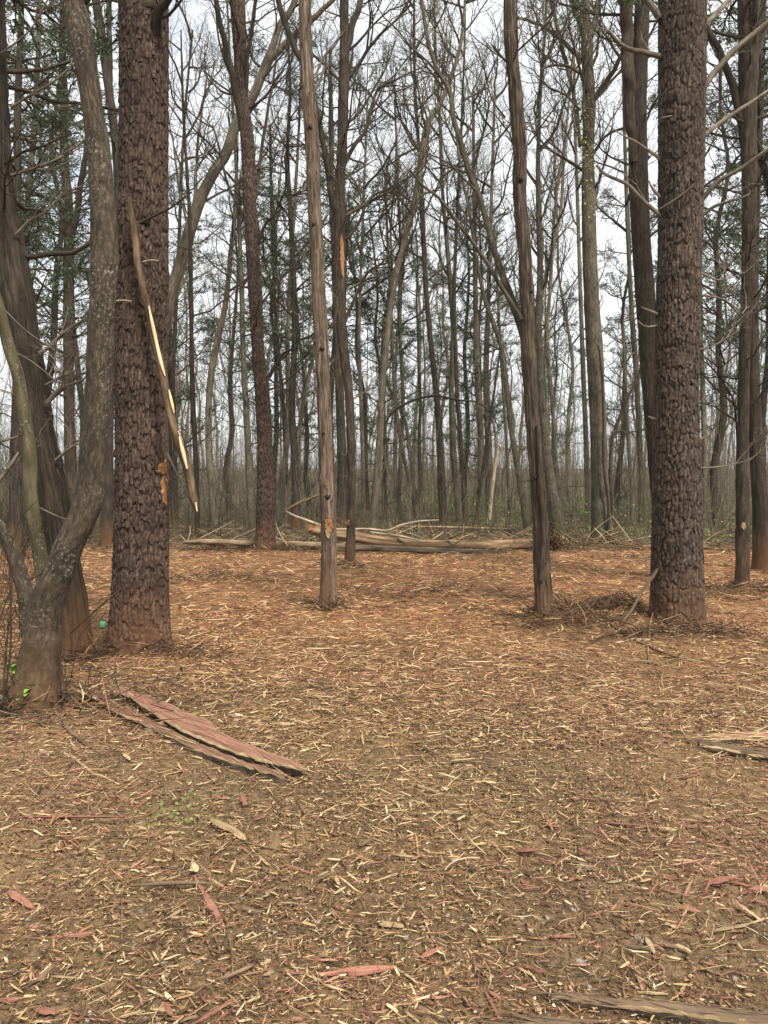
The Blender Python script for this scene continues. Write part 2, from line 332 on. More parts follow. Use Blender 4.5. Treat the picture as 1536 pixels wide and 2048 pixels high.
v = nd(n, 'ShaderNodeMapRange'); v.inputs['From Min'].default_value = .3; v.inputs['From Max'].default_value = .7; v.inputs['To Min'].default_value = .58; v.inputs['To Max'].default_value = 1.25; n.links.new(na.outputs['Fac'], v.inputs['Value']); c = mixc(n, 1.0, c, v.outputs['Result'], 'MULTIPLY')
n.links.new(c, b.inputs['Base Color'])
bp = nd(n, 'ShaderNodeBump', Strength=.9, Distance=.02); n.links.new(nb.outputs['Fac'], bp.inputs['Height'])
bp2 = nd(n, 'ShaderNodeBump', Strength=.7, Distance=.006); n.links.new(nf.outputs['Fac'], bp2.inputs['Height']); n.links.new(bp.outputs['Normal'], bp2.inputs['Normal']); n.links.new(bp2.outputs['Normal'], b.inputs['Normal'])
tag(g.obj('ground', m), kind='structure')

# ------------------------------------------------------------------ branch library
def rotm(axis_, a): return np.array(Matrix.Rotation(a, 3, Vector(axis_)))
def grow(seed, kind):
    r = random.Random(seed)
    K = dict(ascend=dict(el=38, up=.16, wob=.17, ch=(9, 5, 2), ang=(28, 55), lr=(.34, .62), m=(9, 6, 4, 3), r0=.017, dz=.0),
             deadp=dict(el=8, up=.05, wob=.22, ch=(9, 4, 2), ang=(35, 75), lr=(.22, .45), m=(9, 5, 4, 3), r0=.014, dz=0),
             ever=dict(el=14, up=.07, wob=.13, ch=(11, 5, 0), ang=(35, 65), lr=(.28, .5), m=(8, 5, 3, 3), r0=.016, dz=0),
             bud=dict(el=40, up=.14, wob=.17, ch=(9, 5, 2), ang=(28, 55), lr=(.34, .6), m=(8, 5, 4, 3), r0=.014, dz=0),
             fine=dict(el=22, up=.10, wob=.2, ch=(7, 4, 2), ang=(25, 60), lr=(.3, .55), m=(7, 5, 4, 3), r0=.011, dz=0))[kind]
    polys = {}; leaves = []
    def rec(p, d, ln, rad, lv):
        m = K['m'][lv]; pts = [p]; dd = Vector(d)
        for i in range(m - 1):
            dd = (dd + Vector((r.gauss(0, 1), r.gauss(0, 1), r.gauss(0, 1))) * K['wob'] * (1.3 if lv else 1) + Vector((0, 0, K['up']))).normalized()
            pts.append(pts[-1] + dd * ln / (m - 1))
        rr = [max(.0009, rad * (1 - .75 * i / (m - 1))) for i in range(m)]
        polys.setdefault((m, 5 if lv == 0 else 3), []).append((pts, rr))
        last = lv == 3 or (K['ch'][lv] == 0)
        if lv < 3 and K['ch'][lv]:
            nc = K['ch'][lv]
            for c_ in range(nc):
                t = .18 + .82 * (c_ + r.random()) / nc; f = t * (m - 1); i = min(int(f), m - 2); q = pts[i].lerp(pts[i + 1], f - i)
                ax = (pts[i + 1] - pts[i]).normalized(); side = ax.orthogonal().normalized(); side.rotate(Quaternion(ax, r.uniform(0, 6.28)))
                if kind in ('ever', 'deadp') : side = Vector((side.x, side.y, side.z * .35)).normalized()
                a = R_(r.uniform(*K['ang'])); nd_ = (ax * math.cos(a) + side * math.sin(a)).normalized()
                rec(q, nd_, ln * r.uniform(*K['lr']) * (1.15 - .55 * t), max(rr[i] * .58, .001), lv + 1)
        if kind == 'ever' and lv >= 1:
            for i in range(1, m):
                for _ in range(6 if lv == 2 else 4): leaves.append((pts[i] + Vector((r.gauss(0, .012), r.gauss(0, .012), r.gauss(0, .008))), dd, .036))
        if (kind == 'bud' or (kind == 'ascend' and seed % 2)) and lv == 3: 
            leaves.append((pts[-1], dd, .012)); leaves.append((pts[-2], dd, .010)); leaves.append((pts[-1].lerp(pts[-2], .5), dd, .009))
    e = R_(K['el']); rec(Vector((0, 0, 0)), Vector((math.cos(e), 0, math.sin(e))), 1.0, K['r0'], 0)
    g = Geo()
    for (m, n_), lst in polys.items():
        V, Q, B = tubes(np.array([[list(p) for p in a] for a, _ in lst]), np.array([b_ for _, b_ in lst]), n_); g.add(V, Q, bco=B * 3, mat=0)
    if leaves:
        P = np.array([list(a) for a, _, _ in leaves]); D = np.array([list(b_) for _, b_, _ in leaves]); sz = np.array([c_ for _, _, c_ in leaves])
        lr = np.random.default_rng(seed); k = len(P)
        D = norm(D * .7 + lr.normal(0, .6, (k, 3))); sd_ = norm(np.cross(D, lr.normal(0, 1, (k, 3)))); sz = sz * lr.uniform(.6, 1.4, k)
        wd = .16 if kind == 'ever' else .4
        a = P; b_ = P + D * (sz * .5)[:, None] + sd_ * (sz * wd)[:, None]; c_ = P + D * sz[:, None]; d_ = P + D * (sz * .5)[:, None] - sd_ * (sz * wd)[:, None]
        V = np.stack([a, b_, c_, d_], 1).reshape(-1, 3); Bc = np.repeat(P * 50, 4, axis=0)
        g.add(V, Q=np.arange(k * 4).reshape(-1, 4), bco=Bc, mat=1)
    return g
LIBG = {k: [grow(100 * ki + i, k) for i in range(nv)] for ki, (k, nv) in enumerate((('ascend', 6), ('deadp', 5), ('ever', 5), ('bud', 4), ('fine', 5)))}
LMAT = dict(ascend=['twig', 'bud'], deadp=['twig', 'bud'], ever=['twig', 'needle'], bud=['twigG', 'bud'], fine=['twigG', 'bud'])
LIBM = {}
for k, lst in LIBG.items():
    LIBM[k] = [g.mesh('branch', [M[x] for x in LMAT[k]]) for g in lst]
def put_branch(parent, kind, pos, az, scale, tilt=0):
    o = bpy.data.objects.new('branch', random.choice(LIBM[kind])); COL.objects.link(o)
    o.parent = parent; o.location = Vector(pos) - parent.location
    o.rotation_euler = (random.uniform(-.3, .3), -tilt, az); o.scale = (scale, scale, scale)
    return o
def add_lib(geo, kind, pos, az, scale, tilt=0, roll=0, mats=(0, 1), pick=None):
    V, Q, T, B, QM, TM = pick if pick else random.choice(LIBA[kind])
    Rm = np.array(Matrix.Rotation(az, 3, 'Z') @ Matrix.Rotation(-tilt, 3, 'Y') @ Matrix.Rotation(roll, 3, 'X'))
    V2 = (V * scale) @ Rm.T + np.asarray(pos)
    n0 = geo.n
    geo.V.append(V2); geo.B.append(B * scale * .33 + random.random()); geo.n += len(V)
    geo.Q.append(Q + n0); geo.QM.append(np.where(QM == 0, mats[0], mats[1]))
LIBA = {k: [g.arrays() for g in lst] for k, lst in LIBG.items()}

# ------------------------------------------------------------------ trunks
def worley(u, v, nu, s=0, jit=.85):
    cu, cv = np.floor(u), np.floor(v); F1 = np.full(u.shape, 9.); F2 = F1.copy(); idc = np.zeros(u.shape); du = np.zeros(u.shape); dv = np.zeros(u.shape)
    for i in (-1, 0, 1):
        for j in (-1, 0, 1):
            a, b_ = cu + i, cv + j; am = np.mod(a, nu); z = np.zeros_like(a)
            px = a + .5 + (_h(am, b_, z, s) - .5) * jit; py = b_ + .5 + (_h(am, b_, z, s + 5) - .5) * jit
            ex, ey = u - px, v - py; d = np.maximum(np.abs(ex), np.abs(ey)) * .55 + np.hypot(ex, ey) * .5
            c_ = d < F1; F2 = np.where(c_, F1, np.minimum(F2, d)); idc = np.where(c_, _h(am, b_, z, s + 9), idc); du = np.where(c_, ex, du); dv = np.where(c_, ey, dv); F1 = np.where(c_, d, F1)
    return F1, F2, idc, du, dv
class Trunk: pass
def build_trunk(pts4, style, parent, mat, n=16, dz=.12, flare=.3, name='trunk', amp=1.0, seed=0, cap=False, ground=True):
    C, al = resample(pts4, dz); m_ = len(C); th = np.arange(n) / n * 2 * np.pi
    Rr = C[:, 3][:, None] + np.zeros((1, n)); TH = th[None] + np.zeros((m_, 1)); A = al[:, None] + np.zeros((1, n)); R0 = float(C[:, 3].mean())
    cx, sy = np.cos(TH), np.sin(TH)
    if flare:
        hgt = A
        lob = 1 + .45 * fbm(cx * 1.3 + 5, sy * 1.3 + seed, A * 1.2, o=2, s=seed)
        lob2 = .5 + .9 * vn(cx * 1.6 + 3, sy * 1.6 + seed * 3, None, s=seed)
        Rr = Rr * (1 + flare * lob2 * np.exp(-hgt / .16) + flare * .35 * np.exp(-hgt / .6))
    else: lob = 1
    Rr = Rr * (1 + .12 * fbm(cx * .9 + seed, sy * .9, A * 1.3, o=2, s=seed + 3))
    g = Geo(); att = {}
    if style == 'pine':
        X3, Y3 = cx * R0, sy * R0
        wu = fbm(X3 * 9, Y3 * 9, A * 4, o=4, s=seed + 1) * 1.7; wv = fbm(X3 * 10 + 9, Y3 * 10, A * 8, o=4, s=seed + 2) * 2.4
        n1_ = max(9, round(2 * np.pi * R0 / .040)); a1 = worley(np.mod(TH / (2 * np.pi) * n1_ + wu, n1_), A / .17 + wv * .35, n1_, s=seed + 40)
        n2_ = max(14, round(2 * np.pi * R0 / .026)); a2 = worley(np.mod(TH / (2 * np.pi) * n2_ + wu * 1.2, n2_), A / .034 + wv * 1.5, n2_, s=seed)
        big = .5 + vn(X3 * 3, Y3 * 3, A * 1.1, s=seed + 6)
        e1 = sstep(.0, .20, a1[1] - a1[0]); e2 = sstep(.0, .16, a2[1] - a2[0]); idc = .5 * a1[2] + .5 * a2[2]
        D = e1 * .009 * (.6 + .5 * big) + e1 * e2 * .004 * (.4 + 1.2 * a2[2]) - e1 * a2[4] * .006 * (a2[2] > .45) + fbm(X3 * 45, Y3 * 45, A * 30, o=3, s=seed + 4) * .009 - .011
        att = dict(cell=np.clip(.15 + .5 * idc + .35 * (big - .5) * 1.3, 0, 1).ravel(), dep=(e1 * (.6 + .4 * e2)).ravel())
    elif style == 'cedar':
        ridge = 1 - np.abs(fbm(cx * R0 * 55 + A * .8, sy * R0 * 55, A * 1.6, o=3, s=seed)) * 4
        D = ridge * .006 + fbm(cx * R0 * 14, sy * R0 * 14, A * .9, o=2, s=seed + 2) * .035 * (R0 / .12) + np.maximum(0, fbm(cx * R0 * 60, sy * R0 * 60, A * 5, o=2, s=seed + 7) - .1) * .05
    elif style == 'smooth':
        D = fbm(cx * R0 * 12, sy * R0 * 12, A * 6, o=3, s=seed) * .014 + fbm(cx * R0 * 4, sy * R0 * 4, A * 18, o=2, s=seed + 5) * .006
    elif style == 'ridge':
        D = (np.abs(fbm(cx * R0 * 28, sy * R0 * 28, A * 2.6, o=3, s=seed)) * 4 - .5) * .018 + fbm(cx * R0 * 60, sy * R0 * 60, A * 14, o=2, s=seed + 1) * .008
    else: D = fbm(cx * R0 * 20, sy * R0 * 20, A * 2.5, o=3, s=seed) * .03 * min(1, R0 / .1)
    Rr = np.maximum(Rr + D * amp, .003)
    V, Q, B = tubes(C[None, :, :3], Rr[None], n)
    B = np.stack([(R0 * cx).ravel(), (R0 * sy).ravel(), A.ravel() + seed * 3.1], -1)
    if cap:
        cv, ct = caps(V, n); V = np.vstack([V, cv]); B = np.vstack([B, B[0], B[-1]])
        for k in att: att[k] = np.append(att[k], [0, 0])
        g.add(V, Q, ct, bco=B, **att)
    else: g.add(V, Q, bco=B, **att)
    o = g.obj(name, mat, parent)
    T = Trunk(); T.C = C; T.al = al; T.R = Rr; T.obj = o; T.n = n; T.parent = parent; T.seed = seed; T.R0 = R0
    return T
def px_path(pts, Y0, lean=0.0, ext=180, sway=0):
    """pixel polyline (x,y,width) -> xyz,r at depth Y0, going upward; extended above the frame"""
    P = list(pts)
    if P[-1][1] < 60 and ext:
        (x1, y1, w1), (x0, y0, w0) = P[-1], P[-2]; k = ext / max(20, abs(y0 - y1)); P.append((x1 + (x1 - x0) * min(k, 1.5), y1 - ext, w1 * .9))
    o = []
    for i, (x, y, w_) in enumerate(P):
        h = max(0, (P[0][1] - y)) / F * Y0; Yd = Y0 + lean * h
        p = at(x, y, Yd); o.append((p.x, p.y, p.z, w_ / 2 * Yd / F))
    return o
def surf_patch(T, px, py, wpx, hpx, mat, name='wound', lift=.004, rag=.35, parent=None):
    """a ragged sheet of bared wood that follows the trunk surface facing the viewer"""
    C = T.C; Yc = C[:, 1].mean(); tgt = at(px, py, Yc)
    i = int(np.argmin(np.abs(C[:, 2] - tgt.z))); Yl = C[i, 1]; tgt = at(px, py, Yl - C[i, 3]); sc = (Yl) / F
    H = hpx * sc / 2; W = wpx * sc / 2; nv, nu_ = 15, 7; V = []; B = []
    for a in range(nv):
        t = -1 + 2 * a / (nv - 1); z = tgt.z + t * H; k = int(np.argmin(np.abs(C[:, 2] - z))); c_ = C[k]; Rl = T.R[k].max()
        prof = max(0.04, (1 - abs(t) ** 3) ** .6) * (1 + rag * (random.random() - .5) * 2)
        offx = (tgt.x - C[i, 0]) + random.uniform(-.1, .1) * W
        for b_ in range(nu_):
            s_ = -1 + 2 * b_ / (nu_ - 1); xo = offx + s_ * W * prof; xo = max(-Rl * .97, min(Rl * .97, xo)); th = math.asin(xo / Rl)
            ll = lift + (.003 if abs(s_) < .8 else -.010) + random.uniform(-.0025, .0025)
            V.append((c_[0] + math.sin(th) * (Rl + ll), c_[1] - math.cos(th) * (Rl + ll), z)); B.append((xo, 0, z))
    Q = [(a * nu_ + b_, a * nu_ + b_ + 1, (a + 1) * nu_ + b_ + 1, (a + 1) * nu_ + b_) for a in range(nv - 1) for b_ in range(nu_ - 1)]
    g = Geo(); g.add(V, Q, bco=B)
    Va = np.array(V).reshape(nv, nu_, 3)
    for side in (0, nu_ - 1):
        Pl = Va[:, side] + rng.normal(0, .002, (nv, 3)); Vl, Ql, Bl = tubes(Pl[None], (np.maximum(.0035, .007 * wpx / 12 * T.Y / 8) * rng.uniform(.5, 1.3, nv))[None], 5); gl = Geo(); gl.add(Vl, Ql, bco=Bl, cell=np.full(len(Vl), .4), dep=np.ones(len(Vl))); gl.obj('torn_bark', T.obj.data.materials[0], parent or T.parent, smooth=False)
    for _ in range(7):                                     # torn slivers
        a = random.randrange(2, nv - 2); v = np.array(V[a * nu_ + random.randrange(1, nu_ - 1)]); l = random.uniform(.02, .06) * H / .1
        d = np.array([random.uniform(-.3, .3), -.35, random.choice((-1, 1))]); d = d / np.linalg.norm(d); w_ = random.uniform(.003, .007)
        g.add([v - (w_, 0, 0), v + (w_, 0, 0), v + d * l, v + d * l * .5 + (w_, -.004, 0)], T=[(0, 1, 3), (0, 3, 2)], bco=[v] * 4)
    return g.obj(name, mat, parent or T.parent, smooth=False)
def limb(parent, pts, Y0, mat='twig', name='limb', sub='fine', nsub=6, subs=(.5, 1.1), dY=0.0, taper_min=.0035, n=7):
    """hand placed limb: pixel polyline, with finer library twigs grown on it"""
    o = []; L_ = 0
    for i, (x, y, w_) in enumerate(pts): Yd = Y0 + dY * i / max(1, len(pts) - 1); p = at(x, y, Yd); o.append((p.x, p.y, p.z, max(taper_min, w_ / 2 * Yd / F)))
    C, al = resample(o, max(.05, .02 * Y0 / 5)); C[:, :3] += np.stack([fbm(al * 3 + k * 7, al * 0 + Y0 + k, o=2, s=int(pts[0][0]) + k) for k in range(3)], 1) * C[:, 3:4] * 1.6
    V, Q, B = tubes(C[None, :, :3], C[None, :, 3], n); g = Geo(); g.add(V, Q, bco=B)
    for _ in range(nsub):
        k = random.randrange(len(C) // 4, len(C)); d = C[min(k + 1, len(C) - 1), :3] - C[max(k - 1, 0), :3]
        az = math.atan2(d[1], d[0]) + random.uniform(-1.3, 1.3); add_lib(g, sub, C[k, :3], az, random.uniform(*subs), random.uniform(-.2, .7), random.uniform(-1, 1), mats=(0, 0) if sub != 'ever' else (0, 1))
    return g.obj(name, [M[mat], M['needle']] if sub == 'ever' else M[mat], parent)

def tree(name, label, pts, base=None, Y=None, style='rough', mat='far', n=14, dz=.14, flare=.25, br=None, group=None, lean=0, seed=None, cat='tree', parent=None, amp=1.0, ext=180):
    """one hand placed tree: trunk through a pixel polyline, then branches br=[(kind,count,ymin_px,ymax_px,scale_lo,scale_hi),...]"""
    Y0 = Y if Y else gy(base)
    P4 = px_path(pts, Y0, lean, ext)
    if not parent:
        bx_, by_ = P4[0][0], P4[0][1]; zb = g1(bx_, by_)
        root = empty(name, (bx_, by_, zb)); tag(root, label, cat, group)
        P4 = [(P4[0][0], P4[0][1], zb - .08, P4[0][3])] + ([(P4[0][0], P4[0][1], max(P4[0][2], zb + .02), P4[0][3])] if P4[0][2] > zb + .05 else []) + P4[1:]
    else: root = parent
    seed = seed if seed is not None else random.randrange(900)
    T = build_trunk(P4, style, root, M[mat], n=n, dz=dz, flare=flare, seed=seed, amp=amp, name='trunk' if not parent else 'stem')
    for (kind, cnt, y1, y2, s0, s1) in list(br or []) + ([('deadp', 6, 620, 1000, .4, 1.3), ('fine', 6, 560, 960, .5, 1.4)] if base and base < 1070 and br else []):
        z1, z2 = at(CX, y1, Y0).z, at(CX, y2, Y0).z
        for q in range(cnt):
            z = z2 + (z1 - z2) * (q + random.random()) / cnt; k = int(np.argmin(np.abs(T.C[:, 2] - z)))
            az = q * 2.4 + random.uniform(-.6, .6); c_ = T.C[k]
            put_branch(root, kind, (c_[0] + math.cos(az) * c_[3] * .7, c_[1] + math.sin(az) * c_[3] * .7, c_[2]), az, random.uniform(s0, s1), random.uniform(-.15, .25))
    T.root = root; T.Y = Y0
    return T
# ------------------------------------------------------------------ near and middle trees
NEARB = [('fine', 6, 0, 500, .5, .9)]
# big pine on the left
tE = tree('pine_tree', 'big straight reddish pine on the left with orange scar and hanging broken limb',
    [(276, 1312, 118), (279, 1240, 111), (282, 1120, 107), (283, 1000, 103), (283, 800, 99), (284, 600, 98), (286, 400, 94), (288, 200, 92), (288, 0, 92)],
    base=1312, style='pine', mat='pineL', n=200, dz=.0095, flare=.24, seed=3, br=[('deadp', 5, -150, 60, .7, 1.2)])
# big pine on the right
tW = tree('pine_tree', 'big straight brown-barked pine on the right with dead snapped limbs on both sides',
    [(1354, 1258, 100), (1354, 1200, 97), (1354, 1000, 91), (1353, 800, 84), (1357, 600, 83), (1360, 500, 82), (1363, 300, 84), (1364, 150, 86), (1364, 0, 88)],
    base=1258, style='pine', mat='pineR', n=190, dz=.0105, flare=.22, seed=21)
# flaking bark plates, the largest ones, each an object
def plate_mesh(i):
    r = np.random.default_rng(50 + i); w_, h_ = r.uniform(.009, .017), r.uniform(.014, .026); nu_, nv = 4, 4; V = []
    for lay in (0, 1):
        for a in range(nv):
            for b_ in range(nu_):
                s_, t = -1 + 2 * b_ / (nu_ - 1), -1 + 2 * a / (nv - 1); e = 1 - .18 * (s_ * s_ * t * t)
                V.append((s_ * w_ * e * (1 + r.uniform(-.12, .12)), -(.0025 + .006 * (1 - t) / 2 - .003 * s_ * s_ + r.uniform(-.0008, .0008)) * (1 - lay) + .004 * lay, t * h_ * e * (1 + r.uniform(-.1, .1))))
    Q = [(a * nu_ + b_, a * nu_ + b_ + 1, (a + 1) * nu_ + b_ + 1, (a + 1) * nu_ + b_) for a in range(nv - 1) for b_ in range(nu_ - 1)]
    rim = [b_ for b_ in range(nu_)] + [(a + 1) * nu_ - 1 for a in range(1, nv)] + [(nv - 1) * nu_ + b_ for b_ in range(nu_ - 2, -1, -1)] + [a * nu_ for a in range(nv - 2, 0, -1)]
    o_ = nv * nu_; Q += [(rim[k], rim[k] + o_, rim[(k + 1) % len(rim)] + o_, rim[(k + 1) % len(rim)]) for k in range(len(rim))]
    g = Geo(); g.add(V, Q, bco=np.array(V) + i, cell=r.uniform(.2, .8, 1).repeat(len(V)), dep=np.ones(len(V))); return g
for T, mk in ((tE, 'pineL'), (tW, 'pineR')):
    protos = [plate_mesh(i).mesh('bark_plate', M[mk], smooth=False) for i in range(8)]
    for q in range(270):
        z = random.uniform(.35, 1.6 + .62 * T.Y * .98) if q % 3 else random.uniform(.3, 3.2); k = int(np.argmin(np.abs(T.C[:, 2] - z))); th = random.uniform(-1.35, 1.35)
        c_ = T.C[k]; Rl = float(np.median(T.R[k])) + .0035
        o = bpy.data.objects.new('bark_plate', protos[q % 8]); COL.objects.link(o); o.parent = T.parent
        o.location = Vector((c_[0] + math.sin(th) * Rl, c_[1] - math.cos(th) * Rl, z)) - T.parent.location
        o.rotation_euler = (random.uniform(-.12, .05), random.uniform(-.15, .15), th); s_ = random.uniform(.8, 1.35); o.scale = (s_, s_, s_)
surf_patch(tE, 321, 965, 11, 92, M['wound'])
surf_patch(tE, 319, 937, 20, 26, M['wound'], lift=.008)
# knots
def knot(T, px, py, rpx, mat='dark', out_=.012):
    i = int(np.argmin(np.abs(T.C[:, 2] - at(px, py, T.Y).z))); c_ = T.C[i]; Rl = float(np.median(T.R[i])); xo = max(-Rl * .95, min(Rl * .95, at(px, py, c_[1] - Rl * .6).x - c_[0])); th = math.asin(xo / Rl)
    d = np.array([math.sin(th), -math.cos(th), random.uniform(-.1, .2)]); p = np.array([c_[0], c_[1], c_[2]]); r = rpx * T.Y / F
    P = np.array([p + d * (Rl + e) for e in (-.03, .0, out_ * .6, out_)]); rr = np.array([r * 1.5, r * 1.25, r * .95, r * .3])
    n_ = 10; V, Q, B = tubes(P[None], rr[None, :, None] * (1 + .9 * (rng.random((1, 4, n_)) - .5)), n_); g = Geo(); cv, ct = caps(V, n_); g.add(np.vstack([V, cv]), Q, ct); g.obj('knot', M[mat], T.parent)
for (x, y, r) in ((1366, 272, 8), (1362, 540, 8), (1334, 872, 8), (1342, 205, 9), (1402, 395, 7), (1335, 330, 7), (1383, 958, 4)): knot(tW, x, y, r)
for (x, y, r) in ((322, 1018, 6), (300, 30, 8), (252, 70, 7), (318, 640, 4), (300, 460, 4)): knot(tE, x, y, r, out_=.02)
# hanging broken limb of the left pine, stripped in places
hb = [(258, 395, 8), (270, 470, 13), (284, 560, 13), (297, 618, 12), (313, 700, 12), (330, 765, 17), (345, 835, 16), (362, 890, 17), (376, 945, 18), (389, 1003, 15), (394, 1024, 6)]
HY = tE.Y - .33
hbo = limb(tE.root, hb, HY, mat='limbB', name='broken_limb', nsub=0, n=9)
for (seg, w_) in (([(298, 612), (306, 652), (313, 690), (322, 728), (330, 752)], 6), ([(338, 780), (343, 805), (348, 826)], 3), ([(359, 872), (366, 905), (374, 938)], 4), ([(391, 1004), (394, 1022)], 5), ([(356, 862), (360, 872)], 3)):
    limb(tE.root, [(x, y, (w_ * 1.15 if seg[0][1] < 700 else w_ * 2.1) * (.35 if i in (0, len(seg) - 1) else 1)) for i, (x, y) in enumerate(seg)], HY - (.034 if seg[0][1] < 700 else .046), mat='cream', name='stripped_wood', nsub=0, n=6)
limb(tE.root, [(335, 905, 4), (355, 950, 3), (382, 1006, 4)], HY + .1, mat='deadlimb', name='hanging_twig', nsub=1, subs=(.2, .3), n=5)
for pts in ([(262, 603, 3), (240, 600, 2.5), (225, 605, 2)], [(318, 522, 3), (300, 520, 2.5), (285, 524, 2)]): limb(tE.root, pts, HY, mat='paleB', name='dead_twig', nsub=0, n=5)
limb(tE.root, [(315, 60, 24), (318, 30, 20), (334, 0, 16), (350, -50, 14)], tE.Y - .12, mat='dark', dY=-.25, name='limb', nsub=1, subs=(.5, .8), n=9)
# dead limbs of the right pine
YW = tW.Y
for pts, sub in (([(1400, 178, 13), (1440, 132, 12), (1479, 91, 11), (1536, 44, 10), (1600, 0, 8)], 3), ([(1404, 52, 11), (1430, 28, 10), (1458, 0, 9), (1490, -30, 8)], 2), ([(1400, 275, 10), (1452, 237, 8), (1514, 196, 6), (1550, 170, 3)], 2),
                 ([(1400, 400, 10), (1437, 363, 9), (1487, 334, 8), (1534, 299, 7), (1580, 270, 5)], 3), ([(1398, 436, 8), (1430, 412, 7), (1464, 401, 5), (1500, 390, 3)], 2), ([(1320, 418, 3), (1350, 400, 5), (1380, 378, 5), (1402, 356, 3)], 0),
                 ([(1330, 118, 12), (1285, 103, 10), (1256, 96, 9), (1233, 82, 8), (1217, 62, 6)], 3), ([(1336, 330, 8), (1295, 299, 6), (1264, 279, 4), (1250, 276, 2)], 1), ([(1325, 436, 9), (1283, 398, 7), (1256, 370, 7), (1210, 348, 6), (1193, 330, 4)], 3),
                 ([(1322, 35, 14), (1300, 8, 12), (1270, -25, 10)], 2), ([(1320, 395, 7), (1305, 378, 5), (1298, 362, 3)], 0), ([(1318, 628, 6), (1296, 620, 5), (1282, 614, 2)], 0), ([(1318, 650, 5), (1292, 654, 4), (1276, 642, 2)], 0),
                 ([(1318, 840, 6), (1304, 836, 5), (1296, 832, 2)], 0), ([(1392, 880, 6), (1408, 875, 5), (1424, 866, 3)], 0), ([(1392, 955, 4), (1408, 957, 3)], 0), ([(1400, 545, 5), (1440, 560, 3), (1490, 545, 2)], 4), ([(1398, 590, 4), (1450, 600, 3), (1500, 640, 2)], 4),
                 ([(1396, 700, 4), (1430, 690, 3), (1480, 660, 2)], 3), ([(1375, 236, 4), (1345, 232, 4), (1322, 236, 2)], 0), ([(1392, 936, 4), (1450, 932, 3), (1500, 920, 2)], 3)):
    limb(tW.root, pts, YW - .15 if pts[0][0] in (1320, 1375) and pts[0][2] < 5 else YW - .02, mat='deadlimb', name='dead_limb', nsub=sub, subs=(.35, .8), dY=random.uniform(-.4, .3) if len(pts) > 3 else 0)

# leaning clump at the left edge
tB = tree('lichen_tree', 'grey lichen-spotted curved trunk in front of the left clump, flaring at its foot',
    [(72, 1430, 96), (76, 1370, 84), (80, 1310, 72), (88, 1240, 66), (100, 1185, 62), (122, 1130, 56), (143, 1080, 54), (165, 1035, 54), (180, 985, 53), (187, 900, 50), (196, 800, 50), (200, 700, 50), (205, 600, 51), (209, 500, 53), (205, 400, 48), (197, 300, 43), (182, 200, 39), (166, 100, 44), (149, 0, 48)],
    base=1430, style='smooth', mat='lich', n=110, dz=.014, flare=.4, seed=8, amp=1.5, br=[('ascend', 3, -100, 30, .8, 1.3)])
for (x, y, r) in ((120, 1008, 8), (70, 1180, 9), (90, 1150, 7), (150, 985, 6)): pass
limb(tB.root, [(87, 1185, 34), (82, 1120, 29), (78, 1090, 28), (72, 1020, 28), (60, 930, 28), (48, 850, 27), (38, 775, 24), (20, 700, 23), (5, 630, 22), (-14, 560, 20), (-40, 480, 17)], tB.Y + .04, mat='green', name='stem', nsub=3, subs=(.4, .7), n=22)
limb(tB.root, [(70, 1268, 34), (60, 1230, 33), (45, 1180, 31), (25, 1120, 29), (5, 1075, 25), (-20, 1030, 22)], tB.Y + .06, mat='lich', name='stem', nsub=0, n=18)
#limb(tB.root, [(135, 1405, 20), (118, 1370, 28), (100, 1320, 26), (95, 1290, 18)], tB.Y - .12, mat='cedarD', name='root_buttress', nsub=0, n=12)
for pts, ns in (([(-5, 885, 6), (20, 878, 5), (42, 872, 3)], 1), ([(-5, 965, 10), (15, 940, 9), (38, 905, 6)], 1), ([(70, 1010, 3), (110, 1030, 2), (160, 1050, 2)], 1), ([(20, 700, 3), (60, 720, 2), (110, 760, 2)], 2), ([(38, 790, 4), (20, 785, 3), (0, 778, 3)], 1), ([(-10, 600, 3), (50, 660, 2), (110, 700, 2)], 2)):
    limb(tB.root, pts, tB.Y + .05, mat='deadlimb', name='dead_twig', nsub=ns, subs=(.2, .4), n=5)
tA = tree('cedar_tree', 'thick shaggy reddish cedar leaning out of the left edge behind the lichen trunk',
    [(148, 1312, 66), (145, 1260, 60), (138, 1190, 57), (124, 1100, 54), (108, 1000, 54), (88, 900, 53), (68, 800, 54), (52, 700, 55), (35, 600, 58), (18, 500, 58), (2, 400, 46), (-4, 300, 42), (-8, 200, 40), (-12, 0, 38)],
    base=1312, style='cedar', mat='cedarD', n=96, dz=.022, flare=.25, seed=5, amp=1.5, br=[('deadp', 12, 0, 560, 1.0, 1.8), ('ever', 4, -60, 140, 1.2, 1.8)])
for pts in ([(20, 215, 5), (60, 190, 4), (110, 160, 4), (140, 135, 3)], [(22, 350, 6), (60, 340, 5), (100, 325, 4), (128, 312, 4)], [(30, 470, 6), (60, 440, 5), (95, 420, 4), (122, 388, 3)], [(78, 705, 8), (105, 690, 7), (122, 670, 6), (150, 650, 5), (180, 630, 4)],
            [(92, 805, 10), (115, 780, 9), (130, 770, 8)], [(112, 920, 7), (130, 905, 6), (147, 890, 4)], [(90, 770, 4), (120, 755, 4), (150, 740, 3)], [(0, 110, 4), (60, 60, 3), (95, 0, 3)]):
    limb(tA.root, pts, tA.Y - .1, mat='deadlimb', name='dead_limb', nsub=4, subs=(.3, .7), n=7)

